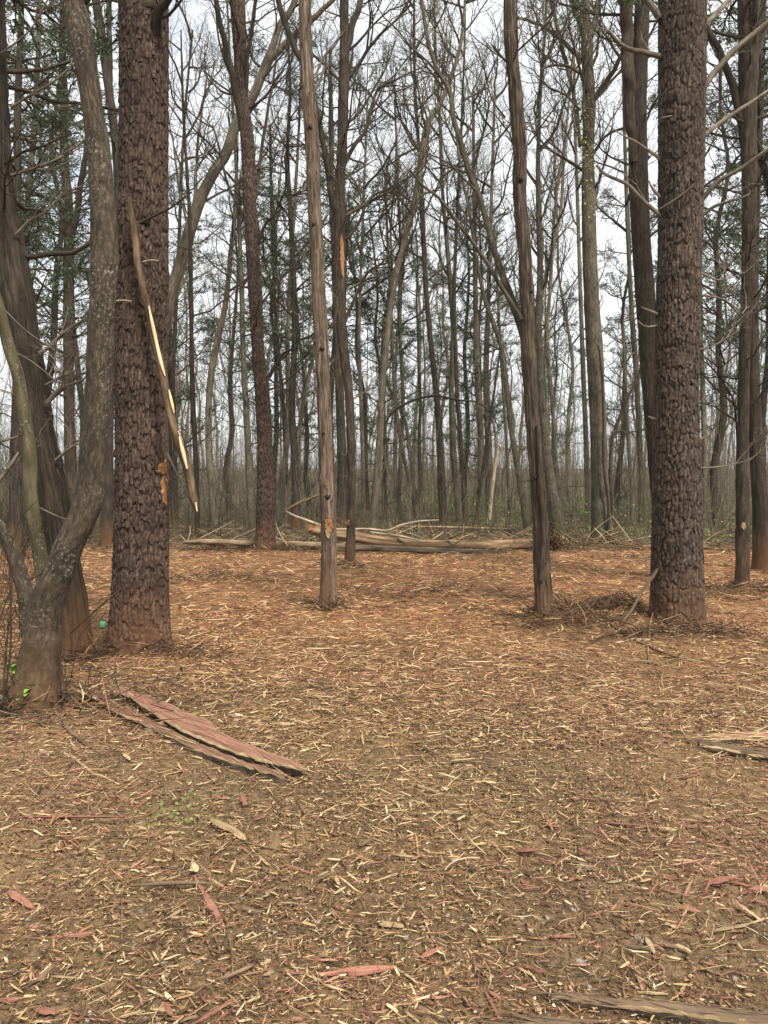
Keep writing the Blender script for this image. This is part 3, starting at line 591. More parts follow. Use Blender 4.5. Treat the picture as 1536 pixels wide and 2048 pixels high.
# the two slim trees of the middle ground
tK = tree('cedar_tree', 'slim pale shaggy cedar in the middle with an orange gash at knee height',
    [(657, 1220, 36), (657, 1180, 32), (657, 1100, 29), (656, 1040, 28), (652, 940, 26), (647, 800, 26), (643, 700, 26), (636, 560, 26), (628, 400, 26), (625, 300, 26), (618, 200, 24), (611, 80, 23), (610, 0, 22)],
    base=1220, style='cedar', mat='cedar', n=84, dz=.018, flare=.12, seed=12, br=[('fine', 5, -100, 200, .5, .9)])
surf_patch(tK, 658, 1048, 17, 34, M['wound'], lift=.004, rag=.4); surf_patch(tK, 656, 1066, 11, 22, M['pale'], lift=.004, rag=.4); surf_patch(tK, 653, 968, 6, 18, M['wound'], rag=.4)
for pts in ([(632, 150, 5), (648, 115, 4), (670, 85, 3), (690, 60, 2)], [(626, 190, 5), (640, 160, 4), (650, 130, 3)], [(618, 350, 3), (608, 380, 2), (600, 400, 2)], [(655, 735, 3), (662, 728, 3), (668, 718, 2)], [(630, 500, 4), (622, 520, 3), (614, 540, 2)],
            [(636, 790, 3), (628, 782, 3)], [(650, 690, 3), (656, 676, 3), (661, 660, 2)]):
    limb(tK.root, pts, tK.Y - .03, mat='deadlimb', name='dead_twig', nsub=2, subs=(.2, .4), n=6)
tS = tree('bare_tree', 'slim brown forked tree right of centre, its thin left stem joining at head height',
    [(1089, 1253, 36), (1087, 1200, 33), (1083, 1120, 32), (1078, 1000, 31), (1069, 900, 29), (1063, 800, 29), (1057, 700, 28), (1054, 600, 27), (1049, 500, 26), (1041, 400, 25), (1040, 300, 27), (1032, 200, 26), (1023, 100, 25), (1019, 0, 23)],
    base=1253, style='ridge', mat='brownB', n=72, dz=.022, flare=.18, seed=17, amp=.8, br=[('fine', 6, -100, 300, .6, 1.1)])
limb(tS.root, [(1052, 700, 20), (1040, 650, 18), (1018, 590, 15), (988, 500, 13), (968, 425, 12), (933, 325, 11), (908, 240, 10), (900, 185, 9), (868, 125, 8), (843, 0, 7), (835, -100, 6)], tS.Y + .1, mat='grey', name='stem', nsub=9, subs=(.7, 1.4), n=12, dY=.6)
limb(tS.root, [(1040, 640, 12), (1020, 600, 9), (998, 565, 9), (968, 515, 8), (918, 450, 7), (880, 400, 6), (843, 370, 5), (820, 340, 4)], tS.Y - .02, mat='grey', name='stem', nsub=7, subs=(.5, 1.0), n=10, dY=-.3)
limb(tS.root, [(1085, 1160, 9), (1088, 1050, 11), (1082, 950, 10), (1075, 850, 7)], tS.Y - .1, mat='dark', name='stem', nsub=0, n=9)
for pts in ([(1022, 135, 5), (1000, 110, 4), (985, 90, 3)], [(1032, 105, 4), (1070, 70, 4), (1100, 40, 3), (1115, 0, 3)], [(1056, 290, 4), (1090, 240, 3), (1120, 200, 3)], [(1010, 235, 4), (985, 200, 3), (970, 150, 2)]):
    limb(tS.root, pts, tS.Y, mat='dark', name='branch', nsub=3, subs=(.4, .8), n=6)

def strip_mesh(i):
    r = np.random.default_rng(80 + i); L_, w_ = r.uniform(.16, .5), r.uniform(.004, .010); k = 9; V = []
    for a in range(k):
        t = a / (k - 1); tw = min(1, 5 * t + .15, 5 * (1 - t) + .15); lf = .004 + (.022 * max(0, (.25 - t) / .25) ** 2 + .012 * max(0, (t - .8) / .2) ** 2) * r.uniform(.4, 1.4); xo = .006 * math.sin(t * 5 + i)
        for s_, e in ((-1, 0), (1, 0), (1, 1), (-1, 1)): V.append((xo + s_ * w_ * tw, -lf + e * .003, (t - .5) * L_))
    Q = [(a * 4 + b_, a * 4 + (b_ + 1) % 4, (a + 1) * 4 + (b_ + 1) % 4, (a + 1) * 4 + b_) for a in range(k - 1) for b_ in range(4)]
    g = Geo(); g.add(V, Q, bco=np.array(V)[:, [0, 1, 2]] + i); return g
STR = {}
def strips(T, N, mk, zlo=.15):
    if mk not in STR: STR[mk] = [strip_mesh(i).mesh('bark_strip', M[mk], smooth=False) for i in range(8)]
    for q in range(N):
        k = random.randrange(3, len(T.C) - 3); c_ = T.C[k]
        if c_[2] < zlo: continue
        th = random.uniform(-1.7, 1.7); Rl = float(T.R[k][int((math.pi * 1.5 + th) / (2 * math.pi) * T.n) % T.n]) * .97; d = T.C[k + 2, :3] - T.C[k - 2, :3]; d /= np.linalg.norm(d)
        o = bpy.data.objects.new('bark_strip', STR[mk][q % 8]); COL.objects.link(o); o.parent = T.parent
        Mx = Vector((0, 0, 1)).rotation_difference(Vector(d)).to_matrix() @ Matrix.Rotation(th, 3, 'Z') @ Matrix.Rotation(random.gauss(0, .05), 3, 'Y')
        o.location = Vector(c_[:3]) + Mx @ Vector((0, -Rl, 0)) - T.parent.location; o.rotation_euler = Mx.to_euler()
strips(tK, 190, 'cedar'); strips(tA, 170, 'cedarD'); strips(tS, 90, 'brownB')
for (x, y, r) in ((655, 995, 4), (645, 700, 4), (648, 870, 3), (628, 450, 4), (620, 260, 4)): knot(tK, x, y, r, out_=.03)
for (x, y, r) in ((1062, 586, 4), (1080, 905, 4), (1040, 365, 5), (1070, 960, 4), (1086, 1120, 4)): knot(tS, x, y, r, out_=.02)
A4 = lambda n_, a, b_, lo, hi: [('ascend', n_, a, b_, lo, hi)]
# second pine and what stands round it
tI = tree('pine_tree', 'mid-distance pine with flaking red bark left of centre, fallen log lying behind its foot',
    [(531, 1106, 40), (531, 1060, 37), (532, 1000, 36), (530, 900, 31), (525, 800, 29), (516, 700, 24), (511, 600, 26), (505, 500, 26), (499, 400, 24), (496, 300, 26), (490, 240, 24), (484, 200, 23), (480, 100, 25), (475, 0, 28)],
    base=1106, style='pine', mat='pineL', n=84, dz=.028, flare=.25, seed=30, amp=1.6, br=[('deadp', 10, 250, 820, .8, 1.8), ('deadp', 5, -60, 250, 1.5, 2.2)])
for pts, w_ in (([(487, 260, 14), (470, 180, 15), (455, 110, 13), (443, 60, 11), (431, 0, 10), (424, -60, 8)], 5), ([(492, 190, 9), (495, 120, 8), (503, 60, 8), (512, 0, 7), (518, -50, 6)], 4), ([(505, 420, 8), (520, 330, 7), (530, 250, 6), (545, 170, 5), (560, 80, 4), (585, 20, 3)], 5),
                ([(510, 500, 8), (530, 450, 6), (548, 430, 5), (570, 380, 4), (572, 330, 6), (575, 300, 3)], 4), ([(520, 610, 5), (560, 560, 4), (600, 520, 4), (620, 500, 3)], 5), ([(538, 755, 8), (552, 730, 7), (570, 705, 5), (598, 697, 3)], 3), ([(495, 440, 6), (470, 400, 5), (450, 350, 5), (440, 300, 4), (425, 250, 3)], 5)):
    limb(tI.root, pts, tI.Y, mat='dark', name='limb', nsub=w_, subs=(.8, 1.6), n=8, dY=random.uniform(-.8, .8))
tL = tree('crooked_tree', 'crooked dark trunk right of the pale cedar with orange bared strip high up',
    [(698, 1140, 22), (700, 1090, 18), (702, 1040, 17), (703, 940, 17), (699, 800, 18), (690, 720, 20), (682, 640, 21), (681, 560, 24), (678, 480, 24), (679, 420, 21), (681, 350, 19), (684, 300, 20), (687, 200, 20), (689, 100, 19), (688, 0, 17)],
    base=1140, style='ridge', mat='dark', n=40, dz=.06, flare=.2, seed=33, br=[('ascend', 8, -50, 450, 1.2, 2.2), ('fine', 8, 300, 850, .8, 1.5)])
surf_patch(tL, 684, 512, 8, 84, M['wound'], lift=.012); surf_patch(tL, 697, 1045, 5, 12, M['wound'], lift=.01)
for pts in ([(676, 440, 17), (668, 410, 15), (658, 370, 14), (648, 300, 12), (640, 240, 12), (620, 175, 11), (603, 125, 11), (587, 91, 11), (569, 39, 11), (552, -20, 10), (535, -90, 8)], [(694, 110, 13), (705, 50, 13), (720, 5, 12), (735, -60, 10)], [(692, 165, 8), (715, 130, 7), (738, 94, 6), (765, 65, 5), (800, 32, 4), (820, 10, 3)],
            [(688, 330, 9), (710, 290, 8), (733, 253, 7), (745, 210, 6), (759, 177, 5), (800, 156, 3)], [(690, 480, 6), (712, 455, 5), (740, 400, 5), (770, 380, 3), (800, 370, 2)], [(692, 640, 7), (715, 580, 6), (740, 540, 4), (790, 520, 3)]):
    limb(tL.root, pts, tL.Y, mat='dark', name='limb', nsub=6, subs=(.8, 1.6), n=9, dY=random.uniform(-.8, .8))
tU = tree('poplar_tree', 'tall grey straight tree with flared foot and yellowish vine leaves on its upper trunk',
    [(1206, 1080, 44), (1203, 1040, 39), (1201, 1000, 36), (1198, 900, 32), (1194, 800, 32), (1189, 700, 32), (1183, 600, 30), (1179, 500, 28), (1177, 400, 27), (1176, 300, 23), (1179, 200, 23), (1175, 130, 22), (1173, 70, 21), (1170, 0, 17)],
    base=1082, style='ridge', mat='grey', n=44, dz=.07, flare=.28, seed=41, amp=.7, br=[('ascend', 9, -80, 420, 1.5, 2.8), ('fine', 5, 420, 760, .8, 1.4)])
for pts in ([(1167, 78, 11), (1157, 45, 11), (1148, 15, 10), (1138, -20, 9)], [(1183, 75, 11), (1191, 30, 11), (1197, 0, 10), (1208, -50, 8)], [(1185, 205, 11), (1210, 165, 10), (1228, 140, 9), (1242, 112, 8), (1262, 70, 6)], [(1164, 118, 8), (1120, 78, 7), (1090, 55, 6), (1060, 42, 6), (1030, 35, 4)],
            [(1162, 290, 9), (1150, 210, 8), (1135, 140, 8), (1118, 70, 8), (1103, 5, 7), (1090, -50, 6)], [(1166, 150, 7), (1140, 135, 6), (1110, 130, 5), (1080, 140, 4)], [(1190, 305, 6), (1205, 280, 5), (1225, 265, 5), (1256, 253, 4)], [(1160, 220, 5), (1130, 190, 4), (1100, 175, 4), (1075, 150, 3)]):
    limb(tU.root, pts, tU.Y, mat='grey', name='limb', nsub=6, subs=(.9, 1.8), n=9, dY=random.uniform(-1, 1))
limb(tU.root, [(1218, 1078, 8), (1216, 1000, 6), (1208, 930, 6), (1207, 850, 5), (1205, 760, 5), (1196, 690, 4)], tU.Y - .35, mat='twig', name='vine', nsub=2, subs=(.4, .6), n=7)
def leafcloud(name, parent, centers, cnt, spread, size, mat, kind=None, flat=.5):
    P = np.array([centers[rng.integers(len(centers))] for _ in range(cnt)]) + rng.normal(0, 1, (cnt, 3)) * np.array(spread)
    D = norm(rng.normal(0, 1, (cnt, 3))); D[:, 2] *= flat; s1 = norm(np.cross(D, rng.normal(0, 1, (cnt, 3)))); sz = size * rng.uniform(.5, 1.4, cnt)
    V = np.stack([P, P + D * sz[:, None] * .5 + s1 * sz[:, None] * .38, P + D * sz[:, None], P + D * sz[:, None] * .5 - s1 * sz[:, None] * .38], 1).reshape(-1, 3)
    g = Geo(); g.add(V, np.arange(cnt * 4).reshape(-1, 4), bco=np.repeat(P * 50, 4, axis=0)); o = g.obj(name, M[mat], parent, smooth=False)
    if kind: o['kind'] = kind
    return o
cs = [list(at(1163 + (y - 220) * .12, y, tU.Y - .35)) for y in range(215, 330, 12)] * 2 + [list(at(1178, y, tU.Y - .35)) for y in range(225, 420, 16)] + [list(at(1175, y, tU.Y - .35)) for y in range(60, 100, 12)]
leafcloud('vine_leaves', tU.root, cs, 420, (.10, .12, .12), .05, 'bud', 'stuff')

tree('dark_twin_tree', 'dark double trunk pressed behind the left side of the right pine',
    [(1335, 1160, 34), (1322, 1040, 30), (1314, 940, 30), (1307, 850, 32), (1300, 760, 34), (1296, 680, 36), (1291, 600, 38), (1284, 500, 37), (1278, 400, 37), (1276, 300, 37), (1275, 200, 35), (1280, 100, 31), (1285, 0, 29)],
    base=1155, style='ridge', mat='dark', n=40, dz=.06, flare=.1, seed=45, amp=.7, br=[('deadp', 5, 0, 500, .9, 1.6), ('ever', 4, -100, 80, 1.2, 1.8)])
tV = bpy.context.scene.objects['dark_twin_tree']
limb(tV, [(1264, 330, 18), (1262, 240, 22), (1260, 150, 24), (1254, 70, 24), (1249, 0, 25), (1240, -90, 24)], gy(1155) - .06, mat='dark', name='stem', nsub=3, subs=(.6, 1), n=16)
tX = tree('dark_tree', 'dark straight tree near the right edge with a small pale gash low on it',
    [(1485, 1188, 27), (1485, 1100, 26), (1485, 1000, 26), (1485, 900, 23), (1487, 800, 22), (1489, 700, 22), (1493, 620, 23), (1498, 500, 26), (1499, 400, 27), (1498, 300, 30), (1496, 200, 32), (1497, 140, 37), (1490, 60, 26), (1488, 0, 24)],
    base=1188, style='ridge', mat='dark', n=48, dz=.05, flare=.15, seed=51, amp=.8, br=[('deadp', 16, 100, 850, .8, 1.7), ('ever', 5, -100, 120, 1.2, 1.8)])
surf_patch(tX, 1487, 1052, 7, 16, M['pale'], lift=.008, rag=.5)
for pts in ([(1492, 300, 15), (1476, 220, 15), (1462, 165, 14), (1440, 105, 13), (1414, 53, 12), (1398, 0, 11), (1385, -60, 10)], [(1505, 150, 14), (1512, 80, 16), (1513, 0, 18), (1516, -80, 16)], [(1500, 260, 12), (1515, 300, 13), (1528, 340, 13), (1545, 400, 12)], [(1500, 180, 9), (1515, 110, 9), (1532, 60, 8), (1550, 0, 8)],
            [(1480, 560, 4), (1450, 530, 4), (1425, 495, 4), (1410, 480, 3)], [(1484, 700, 4), (1460, 720, 3), (1430, 745, 3)], [(1476, 900, 4), (1466, 800, 4), (1440, 770, 3)]):
    limb(tX.root, pts, tX.Y, mat='dark', name='limb', nsub=4, subs=(.6, 1.3), n=9, dY=random.uniform(-.5, .5))
tree('leaning_dark_tree', 'dark reddish trunk leaning in from the right edge behind the straight dark tree',
    [(1530, 1142, 42), (1524, 1080, 34), (1520, 1000, 29), (1513, 900, 26), (1509, 800, 22), (1507, 700, 20), (1507, 600, 18), (1510, 450, 16), (1517, 250, 15), (1524, 0, 14)],
    base=1142, style='cedar', mat='cedarD', n=40, dz=.06, flare=.3, seed=55, br=[('deadp', 16, 100, 900, .9, 1.8), ('ever', 6, 0, 400, 1.2, 1.9)])
tree('dark_tree', 'dark straight trunk close behind the crooked tree, hidden by it at the top',
    [(684, 1064, 20), (684, 940, 19), (680, 800, 17), (675, 700, 16), (671, 600, 14), (668, 500, 12), (664, 400, 11), (662, 250, 9), (660, 100, 7)],
    base=1064, style='ridge', mat='cedarD', n=18, dz=.12, br=A4(9, 60, 600, 1.5, 2.6) + [('fine', 6, 600, 900, .8, 1.4)])
tree('leaning_grey_tree', 'leaning trunk in the middle that bends right towards the top, behind the fallen logs',
    [(747, 1056, 16), (750, 1000, 15), (755, 940, 15), (760, 870, 14), (763, 800, 13), (769, 720, 12), (778, 640, 12), (790, 560, 12), (803, 500, 12), (817, 450, 12), (832, 390, 14), (845, 300, 13), (856, 247, 12), (884, 200, 9), (903, 150, 8), (918, 104, 7), (926, 52, 6), (930, 0, 5)],
    base=1056, style='smooth', mat='far', n=18, dz=.1, br=A4(12, 0, 520, 1.6, 3.0) + [('bud', 6, 0, 300, 1.4, 2.2), ('fine', 5, 500, 850, .8, 1.4)])
tree('bare_tree', 'dark slightly leaning trunk in the middle behind the right half of the fallen log',
    [(888, 1048, 18), (883, 960, 15), (879, 880, 13), (874, 800, 12), (863, 700, 11), (857, 640, 10), (851, 560, 10), (848, 500, 10), (845, 430, 9), (843, 370, 8), (838, 300, 7), (830, 180, 6), (828, 60, 5), (828, 0, 4)],
    base=1048, style='ridge', mat='dark', n=16, dz=.12, br=A4(13, 0, 600, 1.6, 3.0) + [('bud', 5, 0, 300, 1.4, 2.2), ('fine', 5, 560, 900, 1, 1.7)])
tree('bare_tree', 'grey trunk standing close left of the thin dark one, behind the fallen log',
    [(921, 1042, 16), (914, 980, 14), (908, 920, 14), (905, 850, 12), (903, 780, 11), (906, 700, 10), (905, 640, 9), (900, 560, 9), (893, 480, 8), (885, 380, 7), (880, 250, 6), (872, 120, 5), (868, 0, 4)],
    base=1042, style='ridge', mat='far', n=16, dz=.12, br=A4(12, 0, 600, 1.6, 3.0) + [('bud', 5, 0, 300, 1.4, 2.2)])
tree('bare_tree', 'thin dark trunk just right of a grey one behind the fallen log',
    [(931, 1045, 11), (927, 980, 10), (924, 930, 9), (920, 860, 9), (915, 800, 9), (911, 700, 8), (908, 600, 8), (912, 480, 7), (918, 350, 6), (925, 200, 5), (930, 60, 4), (930, 0, 3)],
    base=1045, style='ridge', mat='dark', n=14, dz=.14, br=A4(10, 0, 560, 1.4, 2.6) + [('fine', 8, 500, 880, .9, 1.5)])
tree('leaning_grey_tree', 'left-leaning trunk behind the forked tree, rising from the right end of the logs',
    [(1056, 1066, 14), (1046, 1000, 13), (1036, 940, 12), (1024, 870, 11), (1016, 800, 11), (1009, 740, 10), (1001, 690, 9), (984, 640, 9), (970, 600, 9), (961, 560, 8), (950, 500, 7), (938, 420, 6), (920, 330, 5), (905, 200, 4)],
    base=1066, style='smooth', mat='grey', n=18, dz=.1, br=A4(8, 100, 600, 1.4, 2.4) + [('fine', 6, 600, 880, .8, 1.4)])
tree('bare_tree', 'stout leaning trunk right behind the forked tree, at the tangle of roots',
    [(1116, 1068, 32), (1108, 1010, 26), (1099, 960, 23), (1092, 900, 20), (1086, 830, 17), (1080, 760, 16), (1077, 640, 14), (1080, 560, 12), (1079, 480, 11), (1076, 350, 9), (1080, 200, 7), (1090, 60, 6), (1092, 0, 5)],
    base=1068, style='ridge', mat='grey', n=24, dz=.09, br=A4(11, 0, 600, 1.6, 2.8) + [('bud', 5, 0, 350, 1.4, 2.2), ('fine', 6, 600, 800, 1, 1.8)])
tree('slanting_tree', 'trunk slanting right from behind the big left pine, crossing the second pine high up',
    [(262, 1072, 27), (276, 920, 25), (296, 800, 24), (320, 690, 23), (347, 575, 23), (374, 480, 23), (400, 400, 22), (428, 345, 20), (452, 307, 20), (472, 250, 19), (509, 187, 18), (530, 130, 15), (546, 91, 13), (561, 47, 12), (590, 0, 12)],
    base=1072, style='smooth', mat='far', n=22, dz=.09, seed=61, br=A4(10, -50, 420, 1.4, 2.6) + [('fine', 8, 400, 760, 1, 1.9)])
tj = bpy.context.scene.objects['slanting_tree']
for pts in ([(520, 165, 13), (540, 122, 14), (582, 75, 13), (621, 44, 11), (660, 5, 9), (700, -40, 8)], [(329, 697, 10), (345, 620, 9), (360, 572, 8), (372, 530, 7), (385, 480, 6), (398, 400, 5)], [(388, 430, 6), (392, 340, 6), (400, 250, 5), (415, 150, 4)], [(380, 468, 5), (362, 400, 5), (352, 330, 4), (345, 270, 3)]):
    limb(tj, pts, gy(1072), mat='twigG', name='limb', nsub=6, subs=(1, 2), n=9, dY=random.uniform(-.8, .8))
tree('bare_tree', 'straight dark tree between the lichen trunk and the cedar at the left, forked halfway up',
    [(148, 1090, 25), (144, 1000, 23), (140, 900, 22), (138, 800, 21), (137, 700, 20), (137, 600, 20), (137, 520, 20), (136, 460, 17), (133, 400, 17), (129, 300, 16), (127, 200, 16), (125, 100, 14), (126, 0, 12)],
    base=1090, style='ridge', mat='dark', n=26, dz=.09, seed=63, br=[('deadp', 22, 0, 900, 1.2, 2.4)])
tg = [o for o in S.objects if o.name == 'bare_tree.005'] or [o for o in S.objects if o.get('label', '').startswith('straight dark tree between')]
tg = [o for o in S.objects if o.get('label', '').startswith('straight dark tree between')][0]
limb(tg, [(141, 490, 14), (150, 445, 13), (157, 400, 12), (164, 352, 11), (173, 290, 10), (182, 180, 8), (188, 60, 6)], gy(1090), mat='dark', name='stem', nsub=6, subs=(1, 2), n=10)
for pts in ([(142, 560, 6), (160, 530, 5), (180, 500, 4)], [(145, 665, 6), (165, 640, 5), (182, 615, 4)], [(143, 750, 10), (125, 775, 10), (100, 800, 9)], [(145, 770, 4), (165, 760, 4), (180, 740, 3)]): limb(tg, pts, gy(1090), mat='dark', name='limb', nsub=2, subs=(.6, 1), n=7)
tree('dark_twin_tree', 'dark trunk in the gap between the lichen trunk and the big left pine',
    [(215, 1098, 27), (216, 1000, 25), (215, 900, 22), (218, 800, 21), (225, 700, 19), (231, 600, 17), (236, 500, 16), (237, 400, 16), (232, 290, 17), (219, 190, 17), (204, 80, 17), (192, 0, 16)],
    base=1098, style='ridge', mat='cedarD', n=24, dz=.09, seed=65, br=[('deadp', 12, 0, 800, .8, 1.6)])
tf = [o for o in S.objects if o.get('label', '').startswith('dark trunk in the gap')][0]
limb(tf, [(226, 240, 11), (221, 170, 10), (219, 100, 10), (217, 0, 10), (214, -60, 9)], gy(1098), mat='dark', name='stem', nsub=3, subs=(.8, 1.4), n=9)
tree('bare_tree', 'pale grey leaning tree seen against the sky at the far left above the cedar',
    [(62, 1062, 13), (58, 900, 13), (54, 760, 12), (50, 600, 12), (52, 484, 11), (56, 400, 11), (62, 322, 11), (70, 235, 10), (76, 117, 9), (79, 0, 8)],
    base=1062, style='smooth', mat='far', n=14, dz=.14, br=A4(12, 0, 600, 1.5, 2.6))
SL = [('slim dark sapling with many twigs just right of the hanging broken limb', [(395, 1077, 10), (393, 950, 10), (388, 850, 11), (384, 750, 10), (382, 600, 9), (380, 450, 8), (372, 320, 6), (365, 180, 5), (362, 60, 3)], 1077, 'dark', [('deadp', 14, 200, 900, .9, 1.8), ('ascend', 5, 60, 300, 1.2, 2)]),
      ('forked grey tree midway between the big left pine and the second pine', [(432, 1056, 18), (427, 1000, 15), (420, 930, 14), (417, 850, 13), (419, 780, 13), (427, 720, 14), (440, 660, 12), (452, 600, 11), (462, 500, 9), (470, 420, 8), (474, 300, 6), (476, 120, 4)], 1056, 'far', A4(9, 150, 620, 1.4, 2.5) + [('fine', 6, 600, 900, 1, 1.6)]),
      ('slim grey trunk hugging the left side of the second pine', [(505, 1062, 15), (500, 980, 15), (498, 925, 14), (494, 850, 13), (490, 780, 12), (486, 700, 11), (484, 600, 10), (478, 450, 8), (470, 300, 6), (462, 150, 5), (455, 20, 4)], 1062, 'grey', A4(9, 20, 600, 1.4, 2.4) + [('deadp', 7, 600, 900, 1, 1.8)]),
      ('thin leaning trunk just right of the second pine', [(556, 1052, 11), (566, 960, 11), (574, 880, 11), (577, 800, 10), (575, 700, 9), (580, 560, 8), (590, 400, 7), (598, 250, 5), (604, 100, 4)], 1052, 'far', A4(9, 60, 560, 1.4, 2.4)),
      ('thin trunk leaning right between the second pine and the pale cedar', [(566, 1050, 11), (580, 960, 10), (598, 860, 9), (612, 780, 8), (625, 715, 7), (634, 650, 6), (640, 560, 5)], 1050, 'far', [('fine', 8, 560, 850, 1, 1.8)]),
      ('straight thin trunk a little right of the second pine with evergreen behind', [(577, 1048, 8), (572, 950, 8), (568, 833, 8), (560, 740, 8), (552, 640, 7), (548, 560, 7), (543, 420, 6), (540, 250, 5)], 1048, 'dark', A4(9, 200, 640, 1.3, 2.2)),
      ('slim tree left of the centre log leaning left at its top', [(834, 1042, 8), (825, 985, 8), (811, 930, 8), (800, 870, 8), (790, 800, 7), (786, 720, 6), (783, 640, 6), (776, 500, 5), (770, 350, 4)], 1042, 'far', A4(8, 300, 760, 1.3, 2.3)),
      ('broad greyish trunk far behind the pale broken snag', [(963, 1036, 16), (962, 950, 14), (961, 850, 12), (955, 750, 12), (952, 650, 11), (950, 520, 9), (948, 350, 7), (946, 180, 5)], 1036, 'far', A4(12, 150, 650, 2, 3.4)),
      ('second broad greyish trunk right behind the pale broken snag', [(983, 1034, 16), (980, 950, 14), (975, 850, 13), (972, 750, 12), (975, 650, 10), (980, 500, 8), (985, 330, 6), (990, 180, 5)], 1034, 'far', A4(12, 150, 650, 2, 3.4)),
      ('thin reddish trunk crossing behind the foot of the pale snag', [(950, 1050, 6), (962, 960, 6), (975, 880, 6), (986, 800, 5), (1000, 700, 4)], 1050, 'cedarD', [('fine', 5, 700, 900, 1, 1.6)]),
      ('thin grey trunk close left of the tall grey tree', [(1178, 1026, 11), (1174, 950, 11), (1171, 850, 10), (1167, 760, 10), (1164, 680, 9), (1160, 560, 8), (1155, 400, 7), (1150, 250, 6), (1148, 100, 4)], 1026, 'far', A4(10, 80, 500, 2, 3.2)),
      ('twisting dark thin tree leaning right beside the tall grey tree', [(1232, 1060, 10), (1224, 1000, 9), (1221, 950, 8), (1223, 885, 8), (1232, 855, 8), (1243, 825, 7), (1252, 800, 7), (1264, 778, 6), (1279, 745, 5), (1290, 700, 4), (1300, 640, 3)], 1060, 'dark', [('fine', 8, 640, 900, .9, 1.7)]),
      ('pale grey straight trunk left of the right pine, thickest of the far ones there', [(1284, 1052, 13), (1282, 984, 12), (1280, 900, 12), (1277, 830, 11), (1272, 740, 10), (1266, 660, 10), (1261, 580, 9), (1255, 450, 8), (1250, 300, 7), (1246, 120, 5)], 1052, 'far', A4(10, 100, 520, 1.8, 3.0)),
      ('short dark straight trunk between the tall grey tree and the right pine', [(1266, 1054, 9), (1263, 980, 9), (1258, 900, 8), (1254, 830, 7), (1250, 740, 6), (1246, 640, 5)], 1054, 'far', [('fine', 8, 640, 900, .9, 1.6)]),
      ('slim pale trunk in the gap right of the right pine', [(1409, 1042, 10), (1409, 950, 10), (1408, 850, 11), (1405, 760, 10), (1402, 680, 9), (1400, 560, 8), (1396, 400, 7), (1392, 250, 6), (1390, 100, 4)], 1042, 'far', A4(9, 100, 520, 1.8, 2.8)),
      ('slim branchy grey tree between the forked tree and the tall grey one', [(1120, 1032, 8), (1112, 920, 8), (1104, 800, 8), (1094, 680, 8), (1100, 580, 7), (1110, 420, 6), (1125, 310, 5), (1145, 240, 4)], 1032, 'far', A4(12, 200, 700, 1.5, 2.8)),
      ('thin straight trunk left of the slim forked tree near the gap', [(1020, 1036, 7), (1016, 940, 7), (1010, 840, 6), (1004, 740, 6), (996, 600, 5), (988, 450, 4)], 1036, 'far', A4(9, 420, 760, 1.3, 2.3)),
      ('slim tree right of the leaning central trunk, straight up into the crowns', [(798, 1040, 8), (800, 930, 8), (806, 800, 8), (800, 660, 7), (802, 520, 6), (796, 380, 5), (790, 200, 4)], 1040, 'far', A4(11, 180, 700, 1.6, 2.8)),
      ('thin trunk immediately left of the leaning central trunk', [(727, 1044, 9), (726, 930, 8), (722, 800, 8), (718, 680, 7), (722, 540, 6), (728, 380, 5), (735, 200, 4)], 1044, 'far', A4(10, 180, 620, 1.6, 2.8) + [('deadp', 6, 600, 950, .8, 1.5)]),
      ('dark slim tree at the sky gap left of the slanting tree', [(352, 1050, 10), (350, 900, 9), (346, 760, 9), (352, 620, 8), (358, 480, 7), (364, 330, 6), (372, 200, 5), (385, 60, 4)], 1050, 'dark', A4(8, 60, 500, 1.5, 2.6) + [('deadp', 8, 500, 900, 1, 1.8)])]
for (lab, pts, base, mt, br) in SL:
    tree('slim_tree', lab, pts, base=base, style='ridge' if mt == 'dark' else 'smooth', mat=mt, n=12, dz=.16, br=br)
# pale broken snag, arched sapling
sn = tree('snag', 'pale peeled broken snag slanting behind the fallen logs', [(976, 1052, 9), (982, 1000, 8), (989, 940, 7), (997, 885, 4)], base=1052, style='rough', mat='paleB', n=10, dz=.1, flare=.1)
ar = tree('arched_sapling', 'thin sapling bowed over in an arch across the trunks behind the logs', [(752, 1050, 6), (757, 960, 5), (765, 880, 5), (778, 833, 5), (817, 805, 5), (867, 792, 5), (916, 800, 4), (955, 805, 4), (981, 826, 3), (1000, 860, 2)], base=1050, style='rough', mat='twig', n=8, dz=.12, flare=0, br=[('fine', 9, 800, 900, .7, 1.4)])
